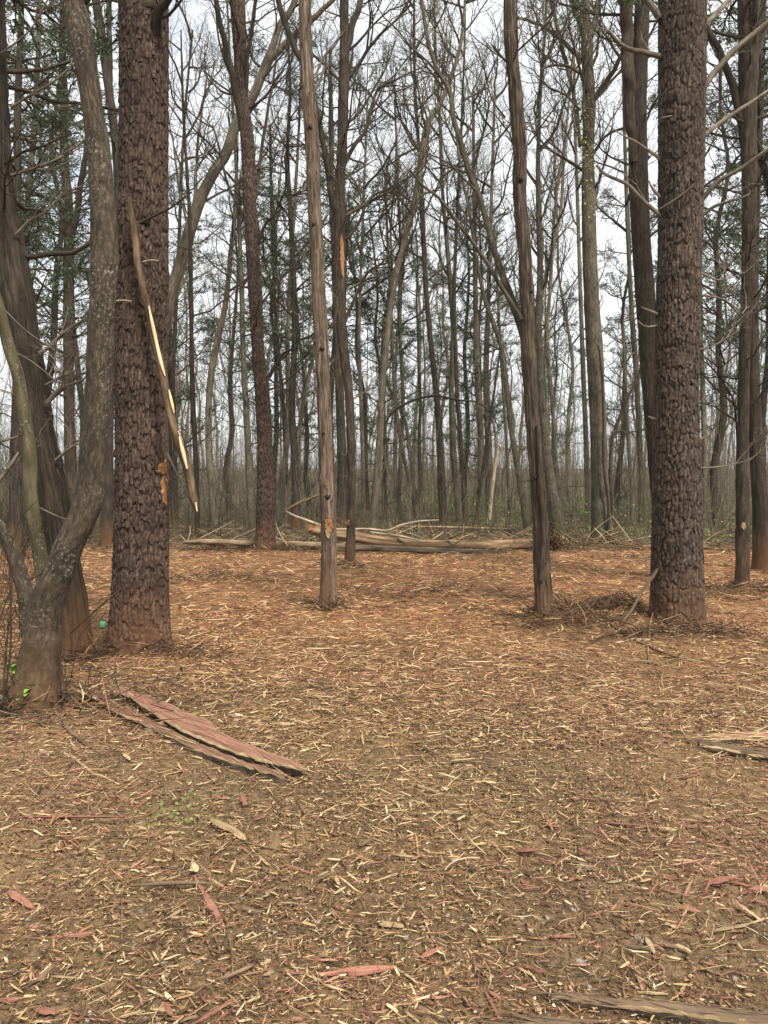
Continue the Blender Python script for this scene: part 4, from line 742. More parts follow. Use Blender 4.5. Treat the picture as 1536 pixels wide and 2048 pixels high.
#@@BG@@
# ------------------------------------------------------------------ prototypes of the wood behind
def proto(kind, h, r0, nb, zlo, s0, s1, lib, mat, seed, wig=.35):
    random.seed(seed); k = 9; P = []; x = y = 0
    for i in range(k):
        t = i / (k - 1); P.append((x, y, t * h - .15, r0 * (1 - .82 * t) + .01)); x += random.gauss(0, wig) * h / 60 * 2; y += random.gauss(0, wig) * h / 60 * 2
    C, al = resample(P, .7); n_ = 9; Rr = C[:, 3][:, None] * (1 + .15 * fbm(np.cos(np.arange(n_))[None] * 2 + seed, al[:, None] * .8 + 0 * np.arange(n_)[None], o=2, s=seed))
    Rr[:2] *= 1.25
    V, Q, B = tubes(C[None, :, :3], Rr[None], n_); g = Geo(); g.add(V, Q, bco=B)
    if kind == 'fork':
        q = int(len(C) * random.uniform(.3, .5)); d = random.uniform(0, 6.28); P2 = [(C[q][0] + math.cos(d) * t * h * .14, C[q][1] + math.sin(d) * t * h * .14, C[q][2] + t * h * .45, C[q][3] * (.7 - .6 * t)) for t in (0, .15, .35, .6, 1)]
        C2, _ = resample(P2, .7); V, Q, B = tubes(C2[None, :, :3], C2[None, :, 3], 7); g.add(V, Q, bco=B)
    c = Geo()
    for i in range(nb):
        t = zlo + (1 - zlo) * (i + random.random()) / nb; q = min(len(C) - 1, int(t * (len(C) - 1))); sc = random.uniform(s0, s1) * (1.1 - .6 * (t if lib != 'ever' else abs(t - .4)))
        add_lib(c, lib, C[q, :3], i * 2.4 + random.uniform(-.5, .5), sc, random.uniform(-.1, .35))
    if zlo > .2:
        for i in range(11): q = int(random.uniform(.06, zlo) * len(C)); add_lib(c, random.choice(('fine', 'deadp')), C[q, :3], random.uniform(0, 6.3), random.uniform(.6, 1.7), random.uniform(-.1, .3))
    return g.mesh('trunk', M[mat]), c.mesh('crown', [M[LMAT[lib][0]] if lib != 'bud' else M['twigG'], M[LMAT[lib][1]]])
PR = [('a', proto('one', 21, .13, 18, .36, 2.2, 4.0, 'ascend', 'far', 201)), ('a', proto('one', 18, .09, 16, .34, 1.8, 3.2, 'bud', 'far', 202)), ('a', proto('fork', 20, .12, 18, .35, 2.2, 4.0, 'ascend', 'far', 203)),
      ('a', proto('one', 23, .16, 18, .44, 2.4, 4.2, 'ascend', 'grey', 204)), ('a', proto('fork', 17, .08, 16, .30, 1.9, 3.4, 'bud', 'far', 205)), ('a', proto('one', 14, .07, 16, .22, 1.5, 2.8, 'bud', 'far', 206, .6)),
      ('a', proto('one', 19, .10, 18, .38, 2.0, 3.6, 'fine', 'far', 207)), ('a', proto('one', 12, .055, 14, .2, 1.4, 2.4, 'fine', 'dark', 208, .8)),
      ('e', proto('one', 15, .12, 30, .30, 1.4, 2.4, 'ever', 'cedarD', 209)), ('e', proto('one', 11, .09, 28, .22, 1.2, 2.0, 'ever', 'cedarD', 210)), ('e', proto('one', 17, .15, 30, .38, 1.8, 2.8, 'ever', 'dark', 211))]
random.seed(99)
LM = [(120, 'leaning left clump'), (283, 'big left pine'), (420, 'forked grey tree'), (530, 'second pine'), (650, 'pale cedar'), (757, 'central leaning trunk'), (880, 'middle of the reddish log'), (985, 'pale broken snag'), (1070, 'brown forked tree'), (1198, 'tall grey tree'), (1354, 'right pine'), (1485, 'right-edge dark tree')]
ADJ = ['tall grey leafless tree', 'straight thin budding tree', 'forked leafless tree', 'large grey leafless tree', 'small forked budding tree', 'wavy budding sapling', 'upright fine-twigged tree', 'thin crooked dark sapling', 'slender dark green evergreen', 'short dark green evergreen', 'tall dark green evergreen']
def where(x, Yd):
    px = CX + x / Yd * F; q, nm = min(LM, key=lambda a: abs(a[0] - px)); d = px - q
    return ('behind the ' if abs(d) < 22 else ('just left of the ' if d < 0 else 'just right of the ')) + nm + ('' if Yd < 34 else (', further off' if Yd < 50 else ', far back'))
def place(i, x, y, rz, sc, name, group):
    kind, (mt, mc) = PR[i]; z = g1(x, y); r = empty(name, (x, y, z)); r.rotation_euler = (random.gauss(0, .025), random.gauss(0, .03), rz); r.scale = (sc, sc, sc); tag(r, ADJ[i] + ' ' + where(x, y), 'tree', group)
    for nm, me in (('trunk', mt), ('crown', mc)):
        o = bpy.data.objects.new(nm, me); COL.objects.link(o); o.parent = r
    return r
used = []
for (px, Yd, i, sc) in ((590, 23, 8, 1.0), (655, 27, 10, .95), (545, 30, 9, 1.2), (930, 31, 8, .9), (965, 29, 9, 1.05), (770, 27, 9, .95), (735, 33, 8, .9), (1232, 30, 9, 1.15), (1440, 24, 10, .85), (1520, 21, 8, .9), (1385, 30, 8, .8),
                        (30, 15, 8, 1.0), (95, 21, 10, .85), (-60, 18, 10, 1.0), (170, 27, 8, 1.0), (350, 28, 9, 1.2), (1110, 42, 9, 1.1), (460, 36, 10, .9), (840, 38, 8, .9), (1600, 26, 10, 1), (620, 36, 9, 1.2)):
    x = at(px, 950, Yd).x; used.append((x, Yd)); place(i, x, Yd, random.uniform(0, 6.3), sc, 'evergreen_tree', 'evergreens among the bare trees')
cnt = 0
while cnt < 88:
    Yd = 26 + 52 * random.random() ** .7; x = random.uniform(-1, 1) * (.56 * Yd + 3); i = random.choice([0, 1, 2, 3, 4, 4, 5, 6, 7, 7, 1]) if cnt < 66 else random.choice([1, 4, 5])
    if any((x - a) ** 2 + (Yd - b_) ** 2 < 1.7 ** 2 for a, b_ in used): continue
    used.append((x, Yd)); cnt += 1; place(i, x, Yd, random.uniform(0, 6.3), random.uniform(.8, 1.2), 'bare_tree', 'leafless trees of the wood behind')
# the far wood that reads as one mass
fw = Geo(); lowlib = [LIBA['fine'][i] for i in range(4)]
for _ in range(150):
    Yd = random.uniform(78, 170); x = random.uniform(-1, 1) * (.62 * Yd + 10); z = g1(x, Yd); h = random.uniform(14, 22); r0 = random.uniform(.06, .14); lx, ly = random.gauss(0, .6), random.gauss(0, .6)
    P = np.array([[x + lx * t * t, Yd + ly * t, z - .2 + h * t] for t in np.linspace(0, 1, 6)]); V, Q, B = tubes(P[None], (r0 * (1.05 - np.linspace(0, 1, 6)))[None], 5); fw.add(V, Q, bco=B)
    for q in range(3): t = random.uniform(.25, .95); add_lib(fw, 'ascend', [x + lx * t * t, Yd + ly * t, z + h * t], random.uniform(0, 6.3), random.uniform(3.5, 6), random.uniform(0, .4), pick=lowlib[q])
tag(fw.obj('far_wood', [M['far'], M['twigG']]), 'mass of bare grey trees closing the view at the back of the wood', 'wood', kind='stuff')
# saplings and brush (uncountable)
def stems(name, N, ylo, yhi, hlo, hhi, rlo, rhi, mat, label, pw=1.0, lean=.25, xf=.6, cond=None, tws=9000):
    Yd = ylo + (yhi - ylo) * rng.random(N) ** pw; x = (rng.random(N) * 2 - 1) * (xf * Yd + 1)
    if cond is not None: k = cond(x, Yd); x, Yd = x[k], Yd[k]; N = len(x)
    h = rng.uniform(hlo, hhi, N) * rng.uniform(.4, 1, N); r = rng.uniform(rlo, rhi, N); z = gh(x, Yd); d = rng.normal(0, lean, (N, 2)); t = np.linspace(0, 1, 5)
    P = np.stack([x[:, None] + d[:, :1] * h[:, None] * t ** 1.5 + rng.normal(0, .03, (N, 5)), Yd[:, None] + d[:, 1:] * h[:, None] * t ** 1.5, z[:, None] - .05 + h[:, None] * t], -1)
    V, Q, B = tubes(P, r[:, None] * (1.05 - .85 * t)[None], 3); g = Geo(); g.add(V, Q, bco=B)
    tw = min(N * 5, tws); pk = rng.integers(0, N, tw); tt = rng.integers(1, 5, tw); p0 = P[pk, tt]; dd = norm(np.c_[rng.normal(0, 1, (tw, 2)), rng.uniform(.1, 1.4, tw)]); ln = rng.uniform(.15, .5, tw) * h[pk] * .5
    t3 = np.linspace(0, 1, 3); P2 = p0[:, None] + dd[:, None] * (ln[:, None] * t3)[..., None] + np.stack([0 * t3, 0 * t3, t3 ** 2], -1)[None] * ln[:, None, None] * .25
    V, Q, B = tubes(P2, (r[pk] * .45)[:, None] * (1.05 - .8 * t3)[None], 3); g.add(V, Q, bco=B)
    o = g.obj(name, M[mat]); tag(o, label, 'brush', kind='stuff'); return P
stems('far_brush', 5600, 50, 120, 3.5, 10.5, .010, .026, 'twigG', 'pale haze of young stems and twigs merging at the back of the wood', .8, .06, tws=26000)
P5 = stems('saplings', 1500, 4.8, 16, .5, 3.4, .0015, .0045, 'twig', 'tangle of fine twigs and whips along the left edge by the leaning clump', 1.0, .45, cond=lambda x, y: (x < -.47 * y + .45) & (x > -.75 * y))
P1 = stems('saplings', 2600, 19, 56, 1.5, 7.0, .004, .015, 'twigG', 'thin bare saplings and whips crowding between the far trunks', 1.0, .16, tws=16000)
stems('saplings', 380, 18.5, 36, 1.5, 6.0, .005, .013, 'twig', 'dark whips and thin leaning saplings among the trunks behind the logs', 1.0, .28)
P2 = stems('brush', 4200, 17.9, 42, .4, 2.2, .0025, .006, 'twigG', 'low tangle of dead twigs and brush on the floor behind the logs', 1.3, .5)
P3 = stems('saplings', 420, 14, 26, 1.2, 4.5, .004, .010, 'twigG', 'thin whips and brush among the trunks at the left behind the cedar', 1.0, .2, cond=lambda x, y: x < -.28 * y)
P4 = stems('saplings', 260, 17.5, 28, 1.0, 4.0, .004, .009, 'twigG', 'thin whips and brush behind the right pine', 1.0, .25, cond=lambda x, y: x > .3 * y)
def scatter_leaves(name, N, region, zr, size, mat, label):
    P = []; 
    x = rng.uniform(region[0], region[1], N); y = rng.uniform(region[2], region[3], N); keep = fbm(x * .5, y * .5, o=3, s=77) + rng.normal(0, .08, N) > (.0 if region[1] - region[0] > 3 else -9)
    x, y = x[keep], y[keep]; z = gh(x, y) + rng.random(len(x)) ** 2 * zr
    o = leafcloud(name, None, np.c_[x, y, z], int(N * .8), (.05, .05, .03), size, mat); tag(o, label, 'ground cover', kind='stuff')
scatter_leaves('ground_cover', 15000, (2.5, 22, 18.0, 38), .8, .07, 'leafG', 'fresh green undergrowth on the floor at the right behind the clearing')
scatter_leaves('ground_cover', 5000, (-24, -5, 19, 38), 1.6, .06, 'leafG', 'green undergrowth leaves behind the trunks at the left')
scatter_leaves('ground_cover', 3500, (-6, 5, 24, 45), .9, .06, 'leafG', 'thin green undergrowth behind the fallen logs')
#@@FLOOR@@
# ------------------------------------------------------------------ fallen logs
random.seed(5)
def log(name, label, pts, Y0, mat, n=22, dz=.06, style='smooth', amp=1.0, zground=False, cat='log', group=None, dYs=None):
    o = []
    for i, (x, y, w_) in enumerate(pts):
        Yd = Y0 if dYs is None else Y0 + dYs[i]; p = at(x, y, Yd); r = w_ / 2 * Yd / F; z = p.z
        if zground: z = g1(p.x, p.y) + r * zground
        o.append((p.x, p.y, z, r))
    root = empty(name, (o[0][0], o[0][1], g1(o[0][0], o[0][1]))); tag(root, label, cat, group)
    T = build_trunk(o, style, root, M[mat], n=n, dz=dz, flare=0, seed=random.randrange(99), amp=amp, cap=True, name='trunk'); T.Y = Y0; T.root = root; return T
l1 = log('fallen_log', 'long peeled reddish fallen log with an orange splintered broken end raised on the left',
         [(616, 1060, 10), (630, 1062, 19), (655, 1066, 20), (700, 1073, 21), (745, 1080, 21), (800, 1086, 20), (860, 1089, 20), (930, 1090, 21), (1000, 1091, 23), (1062, 1089, 24), (1098, 1086, 24)], 16.2, 'log1', style='ridge', amp=.8)
surf = []
def slivers(T, px, py, N, ln, mat, name='splinter_end', dirn=(-1, 0, .2), wd=.012, Y=None):
    g = Geo(); c0 = np.array(at(px, py, Y or T.Y))
    for _ in range(N):
        p = c0 + rng.normal(0, .035, 3); d = np.array(dirn) + rng.normal(0, .25, 3); d = d / np.linalg.norm(d); l = ln * rng.uniform(.4, 1.2)
        P = np.array([[p - d * l * .4, p, p + d * l * .5, p + d * l]]); V, Q, B = tubes(P, np.array([[wd, wd, wd * .6, .001]]) * rng.uniform(.5, 1.2), 4); g.add(V, Q, bco=B)
    return g.obj(name, M[mat], T.root, smooth=False)
slivers(l1, 634, 1060, 26, .22, 'wound', wd=.022); slivers(l1, 660, 1066, 12, .2, 'pale', dirn=(-.8, 0, .6), wd=.012, Y=16.05)
for pts, ns in (([(812, 1088, 5), (800, 1080, 4), (790, 1068, 3)], 2), ([(905, 1090, 4), (890, 1075, 3), (882, 1068, 2)], 1), ([(1022, 1090, 7), (1020, 1100, 6), (1026, 1106, 4)], 0)): limb(l1.root, pts, 16.1, mat='deadlimb', name='branch_stub', nsub=ns, subs=(.3, .6), n=7)
l2 = log('fallen_log', 'dark mossy fallen log lying in front of the reddish one', [(655, 1096, 9), (690, 1098, 12), (740, 1096, 13), (800, 1098, 13), (860, 1101, 13), (930, 1103, 12), (985, 1104, 10), (1014, 1105, 7)], 15.6, 'logD', style='ridge', amp=.8)
l3 = log('fallen_log', 'tan fallen log stretching left behind the second pine', [(368, 1084, 8), (400, 1084, 12), (450, 1085, 13), (520, 1087, 13), (590, 1089, 14), (640, 1091, 15), (690, 1094, 14)], 16.1, 'logT', style='ridge', amp=.7)
l5 = log('fallen_log', 'low dark fallen log along the ground left of the big left pine', [(160, 1098, 6), (185, 1097, 8), (225, 1099, 9), (262, 1100, 8), (330, 1098, 6)], 16.9, 'logD', style='ridge', n=14)
l4 = log('fallen_log', 'thin greyish fallen pole lying far behind the reddish log', [(800, 1054, 4), (870, 1054, 5), (940, 1056, 5), (1010, 1058, 5), (1050, 1059, 4)], 21.5, 'logT', n=10, dz=.15)
l6 = log('fallen_log', 'thin pole on the floor far behind between the left trunks', [(420, 1060, 3), (480, 1058, 4), (560, 1062, 4), (640, 1064, 3)], 22, 'logT', n=8, dz=.2)
def stick(name, label, pts, Y0, mat, nsub=0, cat='branch', group=None, n=7, dYs=None, subs=(.2, .5)):
    o = [];
    for i, (x, y, w_) in enumerate(pts): Yd = Y0 + (dYs[i] if dYs else 0); p = at(x, y, Yd); o.append((p.x, p.y, p.z, w_ / 2 * Yd / F))
    C, al = resample(o, .05); C[:, 2] = np.maximum(C[:, 2], gtop(C[:, 0], C[:, 1]) + C[:, 3] * .8)
    V, Q, B = tubes(C[None, :, :3], C[None, :, 3] * (1 + .25 * fbm(al * 12, al * 0, o=2))[None], n); g = Geo(); cv, ct = caps(V, n); g.add(np.vstack([V, cv]), Q, ct, bco=np.vstack([B, B[:2]]))
    for _ in range(nsub):
        k = random.randrange(len(C) // 3, len(C)); add_lib(g, 'fine', C[k, :3], random.uniform(0, 6.3), random.uniform(*subs), random.uniform(0, .6), mats=(0, 0))
    ob = g.obj(name, M[mat]); tag(ob, label, cat, group); return ob
def gstick(name, label, pts, mat, lift=.01, **k):        # a stick lying on the ground: every point at the depth of its own pixel row
    Ys = [gy(y, lift) for _, y, _ in pts]; return stick(name, label, pts, 0.0, mat, dYs=Ys, **k)
stick('fallen_branch', 'pale forked dead branch reaching up left over the broken end of the reddish log', [(571, 1022, 3), (590, 1032, 4), (612, 1040, 5), (640, 1050, 5), (672, 1058, 5), (705, 1058, 4), (740, 1058, 4), (774, 1061, 4), (800, 1051, 4), (836, 1043, 4), (878, 1040, 2)], 16.5, 'paleB', 4)
stick('fallen_branch', 'grey dead branch slanting up towards the pale cedar from the second pine', [(565, 1025, 3), (590, 1010, 5), (620, 997, 6), (650, 985, 5)], 17.5, 'stickB', 2)
stick('fallen_branch', 'pale dead branch leaning against the left side of the second pine', [(462, 1080, 4), (478, 1073, 5), (495, 1066, 4), (515, 1056, 3)], 16.8, 'paleB', 2)
stick('fallen_branch', 'thin pale forked branch lying over the middle of the reddish log', [(740, 1064, 3), (770, 1068, 3), (800, 1072, 4), (835, 1080, 3), (850, 1083, 2)], 16.0, 'paleB', 5)
stick('fallen_branch', 'thin pale stem standing askew right of the second pine', [(548, 1030, 2), (552, 1050, 3), (560, 1068, 3), (580, 1100, 2)], 16.0, 'paleB', 2)
gstick('fallen_branch', 'pale crooked branch lying right of the tall grey tree', [(1186, 1090, 2), (1200, 1080, 4), (1225, 1076, 4), (1242, 1077, 3)], 'paleB', nsub=2)
gstick('fallen_branch', 'thin pale branch reaching from the tall grey tree to the right pine', [(1250, 1082, 2), (1275, 1078, 3), (1305, 1072, 3)], 'paleB', nsub=1)
stick('leaning_stick', 'brown stick propped against the left foot of the right pine', [(1243, 1247, 7), (1262, 1222, 6), (1280, 1190, 6), (1294, 1168, 7), (1308, 1150, 7), (1316, 1136, 5)], tW.Y - .1, 'brown', 0, dYs=[-.25, -.2, -.12, -.05, 0, 0])
gstick('fallen_branch', 'long pale stick slanting across the heap in front of the right pine', [(1222, 1262, 5), (1255, 1277, 5), (1300, 1295, 5), (1335, 1308, 5), (1356, 1316, 4)], 'stickB', nsub=2, lift=.04)
gstick('fallen_branch', 'forked pale stick at the left end of the debris heap', [(1190, 1276, 4), (1208, 1268, 4), (1217, 1256, 4), (1222, 1246, 3)], 'stickB', nsub=1, lift=.08)
gstick('fallen_branch', 'tan stick lying at the right foot of the right pine', [(1380, 1288, 4), (1400, 1280, 5), (1425, 1270, 4), (1450, 1262, 3)], 'stickB', nsub=2, lift=.06)
for i, (pts, mt, lb) in enumerate([([(1226, 1292, 3), (1262, 1289, 4), (1300, 1291, 3)], 'paleB', 'thin pale stick lying level in front of the debris heap'), ([(1295, 1293, 4), (1298, 1325, 3)], 'stickB', 'short stick pointing at the viewer below the right pine'),
        ([(1115, 1310, 3), (1150, 1318, 3), (1200, 1330, 2)], 'paleB', 'thin pale stick on the ground below the forked tree'), ([(0, 1441, 5), (25, 1449, 6), (60, 1455, 6), (92, 1468, 5), (100, 1478, 4)], 'stickB', 'grey root snaking out from the foot of the lichen trunk'),
        ([(78, 1412, 7), (105, 1435, 8), (135, 1470, 9), (170, 1498, 8), (190, 1512, 4)], 'stickB', 'weathered root lying below the left end of the red planks'), ([(120, 1512, 4), (150, 1530, 6), (185, 1555, 6), (240, 1575, 3)], 'pale', 'pale-edged long splinter left of the red planks'),
        ([(92, 1585, 3), (105, 1555, 3), (108, 1545, 3), (60, 1620, 2)][::-1], 'stickB', 'thin bent twig in the lower left among pink chips'), ([(155, 1755, 3), (172, 1700, 4), (188, 1655, 3)], 'stickB', 'upright-lying grey twig in the lower left foreground'),
        ([(258, 1772, 4), (320, 1767, 8), (380, 1765, 8), (430, 1768, 5)], 'brown', 'straight tan-brown stick lying level in the left foreground'), ([(430, 1960, 6), (455, 1953, 8), (480, 1942, 8), (505, 1930, 7)], 'stickB', 'blunt grey-brown stick in the bottom foreground left of the long red splinter'),
        ([(456, 1862, 3), (463, 1900, 4), (466, 1948, 3)], 'stickB', 'thin grey twig pointing away in the bottom left foreground'), ([(243, 1880, 3), (244, 1820, 3), (243, 1790, 2)], 'stickB', 'thin straight twig pointing away in the left foreground'),
        ([(300, 1370, 4), (330, 1390, 5), (357, 1408, 5)], 'stickB', 'grey stick lying behind the upper edge of the wide red plank'), ([(833, 1490, 3), (850, 1497, 5), (875, 1508, 4)], 'brown', 'dark curved twig in the middle of the mulch'),
        ([(770, 1330, 2), (795, 1330, 4), (835, 1343, 5), (850, 1350, 3)], 'paleB', 'pale forked stick in the middle of the clearing'), ([(1180, 1375, 2), (1240, 1366, 2), (1300, 1372, 2)], 'paleB', 'hair-thin pale stick in the right half of the clearing'),
        ([(440, 1670, 3), (500, 1690, 4), (560, 1700, 3)], 'brown', 'brown twig in the disturbed soil right of the yellowish branch piece'), ([(890, 1740, 2), (905, 1724, 3), (930, 1716, 3), (960, 1716, 2)], 'paleB', 'thin arched tan strip in the right foreground')]):
    gstick('stick', lb, pts, mt, cat='stick')
# root tangle at the end of the logs
rt = empty('root_tangle', at(1105, 1085, 16.0)); tag(rt, 'dark tangle of roots and soil at the right end of the fallen logs', 'roots')
g = Geo()
for _ in range(70):
    p = np.array(at(random.gauss(1102, 9), random.gauss(1084, 10), 16.0 + random.gauss(0, .15))); d = rng.normal(0, 1, 3); d /= np.linalg.norm(d); l = random.uniform(.15, .55); t = np.linspace(0, 1, 6)[:, None]
    P = p + d * l * t + rng.normal(0, .03, (6, 3)); V, Q, B = tubes(P[None], (random.uniform(.008, .022) * (1 - .8 * t[:, 0]))[None], 5); g.add(V, Q, bco=B)
g.obj('roots', M['cedarD'], rt)['kind'] = 'stuff'
# evergreen sprig and leafy sprouts at the lower left
def sprout(label, px, py, Yd, spread, N, size):
    p = at(px, py, Yd); r = empty('leafy_sprout', (p.x, p.y, g1(p.x, p.y))); tag(r, label, 'plant'); g = Geo(); cs = []
    for _ in range(5):
        e = np.array([p.x + random.gauss(0, spread), p.y + random.gauss(0, spread), p.z + random.gauss(0, spread * .7)]); b0 = np.array([p.x, p.y, g1(p.x, p.y)]); t = np.linspace(0, 1, 5)[:, None]
        P = b0 + (e - b0) * t + np.sin(t * 3) * .02; V, Q, B = tubes(P[None], np.full((1, 5), .002), 4); g.add(V, Q, bco=B); cs.append(e)
    g.obj('stem', M['green'], r)
    for q in range(N):
        c_ = cs[q % 5] + rng.normal(0, .018, 3); l = size * random.uniform(.7, 1.2); az = random.uniform(0, 6.3); V = []
        for a in range(7):
            t = a / 6; w_ = math.sin(math.pi * min(1, t * .9 + .08)) ** .8 * l * .42
            for s_ in (-1, 0, 1): V.append((t * l, s_ * w_, .25 * l * math.sin(t * 2.4) + abs(s_) * w_ * .35))
        V = np.array(V) @ np.array(Matrix.Rotation(az, 3, 'Z') @ Matrix.Rotation(random.uniform(-.6, .5), 3, 'Y')).T + c_
        gl = Geo(); gl.add(V, [(a * 3 + b_, a * 3 + b_ + 1, a * 3 + b_ + 4, a * 3 + b_ + 3) for a in range(6) for b_ in (0, 1)], bco=np.full((21, 3), random.random())); gl.obj('leaf', M['leafB'], r)
M['leafB'] = leafmat('bright_leaves', (.12, .24, .03), (.24, .40, .06))
sprout('small sprig with fresh green leaves left of the lichen trunk foot', 30, 1338, 5.05, .02, 8, .055)
sprout('leafy green sprout growing in front of the lichen trunk foot', 50, 1388, 4.95, .045, 14, .05)
def vine(label, pts, Y0): return stick('thin_vine', label, pts, Y0, 'twig', 0, cat='plant')
vine('thin bare stem arching out of the bottom left past the lichen trunk', [(2, 1420, 4), (18, 1330, 4), (22, 1240, 4), (20, 1120, 3), (40, 1040, 3), (75, 1000, 2)], 4.7)
vine('thin bare stem rising at the far left edge beside the sprouts', [(12, 1440, 4), (8, 1360, 4), (16, 1260, 4), (24, 1180, 3), (14, 1060, 3), (4, 960, 2)], 4.8)
vine('thin twig crossing in front of the big left pine near its foot', [(140, 1268, 3), (170, 1240, 3), (215, 1200, 4), (245, 1175, 3), (275, 1135, 2), (285, 1110, 1.5)], 5.6)
vine('thin bent stem right of the lichen trunk low down', [(60, 1160, 3), (100, 1135, 3), (120, 1105, 3), (150, 1070, 2)], 5.0)
leaf0 = scatter_leaves('ground_cover', 700, (-3.4, -2.2, 3.6, 4.6), .08, .03, 'leafG', 'patch of low green seedlings in the mulch at the left edge')
scatter_leaves('ground_cover', 160, (-1.15, -.85, 3.4, 3.65), .06, .02, 'leafG', 'few tiny green seedlings beside the yellowish branch piece')
# mint green bottle
bp0 = gp(205, 1258); bt = empty('bottle', (bp0.x, bp0.y, g1(bp0.x, bp0.y))); tag(bt, 'tiny mint green plastic bottle standing between the left clump and the big left pine', 'bottle')
m, n, b = newmat('mint_plastic', .35); b.inputs['Base Color'].default_value = (.16, .62, .36, 1); m2, n2_, b2 = newmat('dark_green_cap', .4); b2.inputs['Base Color'].default_value = (.05, .16, .10, 1)
z0 = g1(bp0.x, bp0.y); prof = [(0, .0), (.022, .002), (.026, .01), (.027, .05), (.024, .06), (.013, .072), (.011, .08)]
P = np.array([[bp0.x + z_ * .12, bp0.y, z0 + z_] for _, z_ in prof]); V, Q, B = tubes(P[None], np.array([[max(.001, r) for r, _ in prof]]), 16); g = Geo(); g.add(V, Q); g.obj('body', m, bt)
P = np.array([[bp0.x + z_ * .12, bp0.y, z0 + z_] for z_ in (.078, .079, .094, .095)]); V, Q, B = tubes(P[None], np.array([[.002, .014, .014, .002]]), 14); g = Geo(); g.add(V, Q); g.obj('cap', m2, bt)

# ------------------------------------------------------------------ split cedar planks
def slab(name, label, top, bot, mat, thick=.035, lift=.05, edge=.16, cat='plank', k=44, barky=True):
    """top / bot: pixel polylines (left to right) of the far and near edge of the slab's upper face"""
    def rs(pl): 
        a = np.array(pl, float); s_ = np.concatenate([[0], np.cumsum(np.linalg.norm(np.diff(a, axis=0), axis=1))]); q = np.linspace(0, s_[-1], k); return np.stack([np.interp(q, s_, a[:, 0]), np.interp(q, s_, a[:, 1])], 1)
    A_, B_ = rs(top), rs(bot); root_p = gp(*A_[k // 2], lift); root = empty(name, (root_p.x, root_p.y, g1(root_p.x, root_p.y))); tag(root, label, cat)
    cols = [0, edge * .5, edge, .35, .55, 1 - edge * .8, 1 - edge * .4, 1.0]; V = []
    for i in range(k):
        ja, jb = random.gauss(0, .9), random.gauss(0, .9); zz = lift
        for _ in range(3):
            pa, pb = np.array(gp(A_[i][0], A_[i][1] + ja, zz)), np.array(gp(B_[i][0], B_[i][1] + jb, zz)); pm = (pa + pb) / 2; zz = lift + float(gh(pm[:1], pm[1:2])[0]); end = min(1, min(i, k - 1 - i) / 2.0)
        for j_, c_ in enumerate(cols):
            p = pa + (pb - pa) * c_; p[2] = zz + .006 * math.sin(c_ * 3.1) + random.gauss(0, .0015) - (.010 if j_ in (0, 7) else 0) - .012 * (1 - end); V.append(p)
    V = np.array(V); nc = len(cols); H = []; E = []
    for i in range(k - 1):
        for j_ in range(nc - 1): (E if j_ in (0, 1, nc - 2) or j_ == nc - 3 and i % 5 == 0 else H).append((i * nc + j_, i * nc + j_ + 1, (i + 1) * nc + j_ + 1, (i + 1) * nc + j_))
    ax = norm((V[-1] - V[0])[None])[0]; sd_ = np.cross((0, 0, 1.), ax); bc = np.stack([V @ sd_, V[:, 2], V @ ax], 1)
    g = Geo(); g.add(V, H, bco=bc); g.obj('heartwood', M[mat], root, smooth=True)
    g = Geo(); g.add(V + (0, 0, .0005), E, bco=bc); g.obj('sapwood_edge', M['pale'], root, smooth=True)
    g = Geo(); L0 = V[::nc]; L1 = V[nc - 1::nc]; mid = (L0 + L1) / 2; lo0 = L0 * .88 + mid * .12 - (0, 0, thick); lo1 = L1 * .88 + mid * .12 - (0, 0, thick); W = np.stack([L0, lo0, lo1, L1], 1).reshape(-1, 3)
    QQ = [(i * 4 + a, i * 4 + a + 1, (i + 1) * 4 + a + 1, (i + 1) * 4 + a) for i in range(k - 1) for a in range(3)] + [(0, 1, 2, 3), tuple((k - 1) * 4 + a for a in (3, 2, 1, 0))]
    g.add(W, QQ, bco=np.stack([W @ sd_, W[:, 2], W @ ax], 1)); g.obj('bark_side', M['logD'], root, smooth=False)
    g = Geo(); Vg = V.reshape(k, nc, 3)
    for _ in range(70):
        e_ = random.random() < .3; i_ = random.choice((0, 1, k - 2, k - 1)) if e_ else random.randrange(1, k - 1); p = Vg[i_, random.randrange(nc) if e_ else random.choice((0, 1, nc - 2, nc - 1, 3, 4))] + (0, 0, random.uniform(-.004, .004))
        d = ax * random.choice((-1, 1)) + np.array([random.gauss(0, .12), random.gauss(0, .12), random.uniform(-.02, .10)]); l = random.uniform(.03, .14); t = np.linspace(0, 1, 4)[:, None]
        Vt, Qt, Bt = tubes((p + d * l * t)[None], np.array([[.002, .003, .002, .0005]]) * random.uniform(.5, 1.3), 4); g.add(Vt, Qt, bco=np.stack([Vt @ sd_, Vt[:, 2], Vt @ ax], 1))
    g.obj('torn_fibres', M[mat if mat == 'brown' or random.random() < .5 else 'pale'], root, smooth=False)['kind'] = 'stuff'
slab('split_plank', 'wide dull-red split cedar plank with pale wavy edge on the ground below the left pine', [(222, 1372), (250, 1374), (290, 1386), (350, 1412), (400, 1432), (428, 1446), (436, 1462), (480, 1482), (540, 1505), (607, 1529)],
     [(226, 1382), (262, 1395), (310, 1428), (350, 1452), (390, 1472), (430, 1488), (470, 1503), (520, 1518), (560, 1528), (604, 1536)], 'slab', lift=.06, edge=.11)
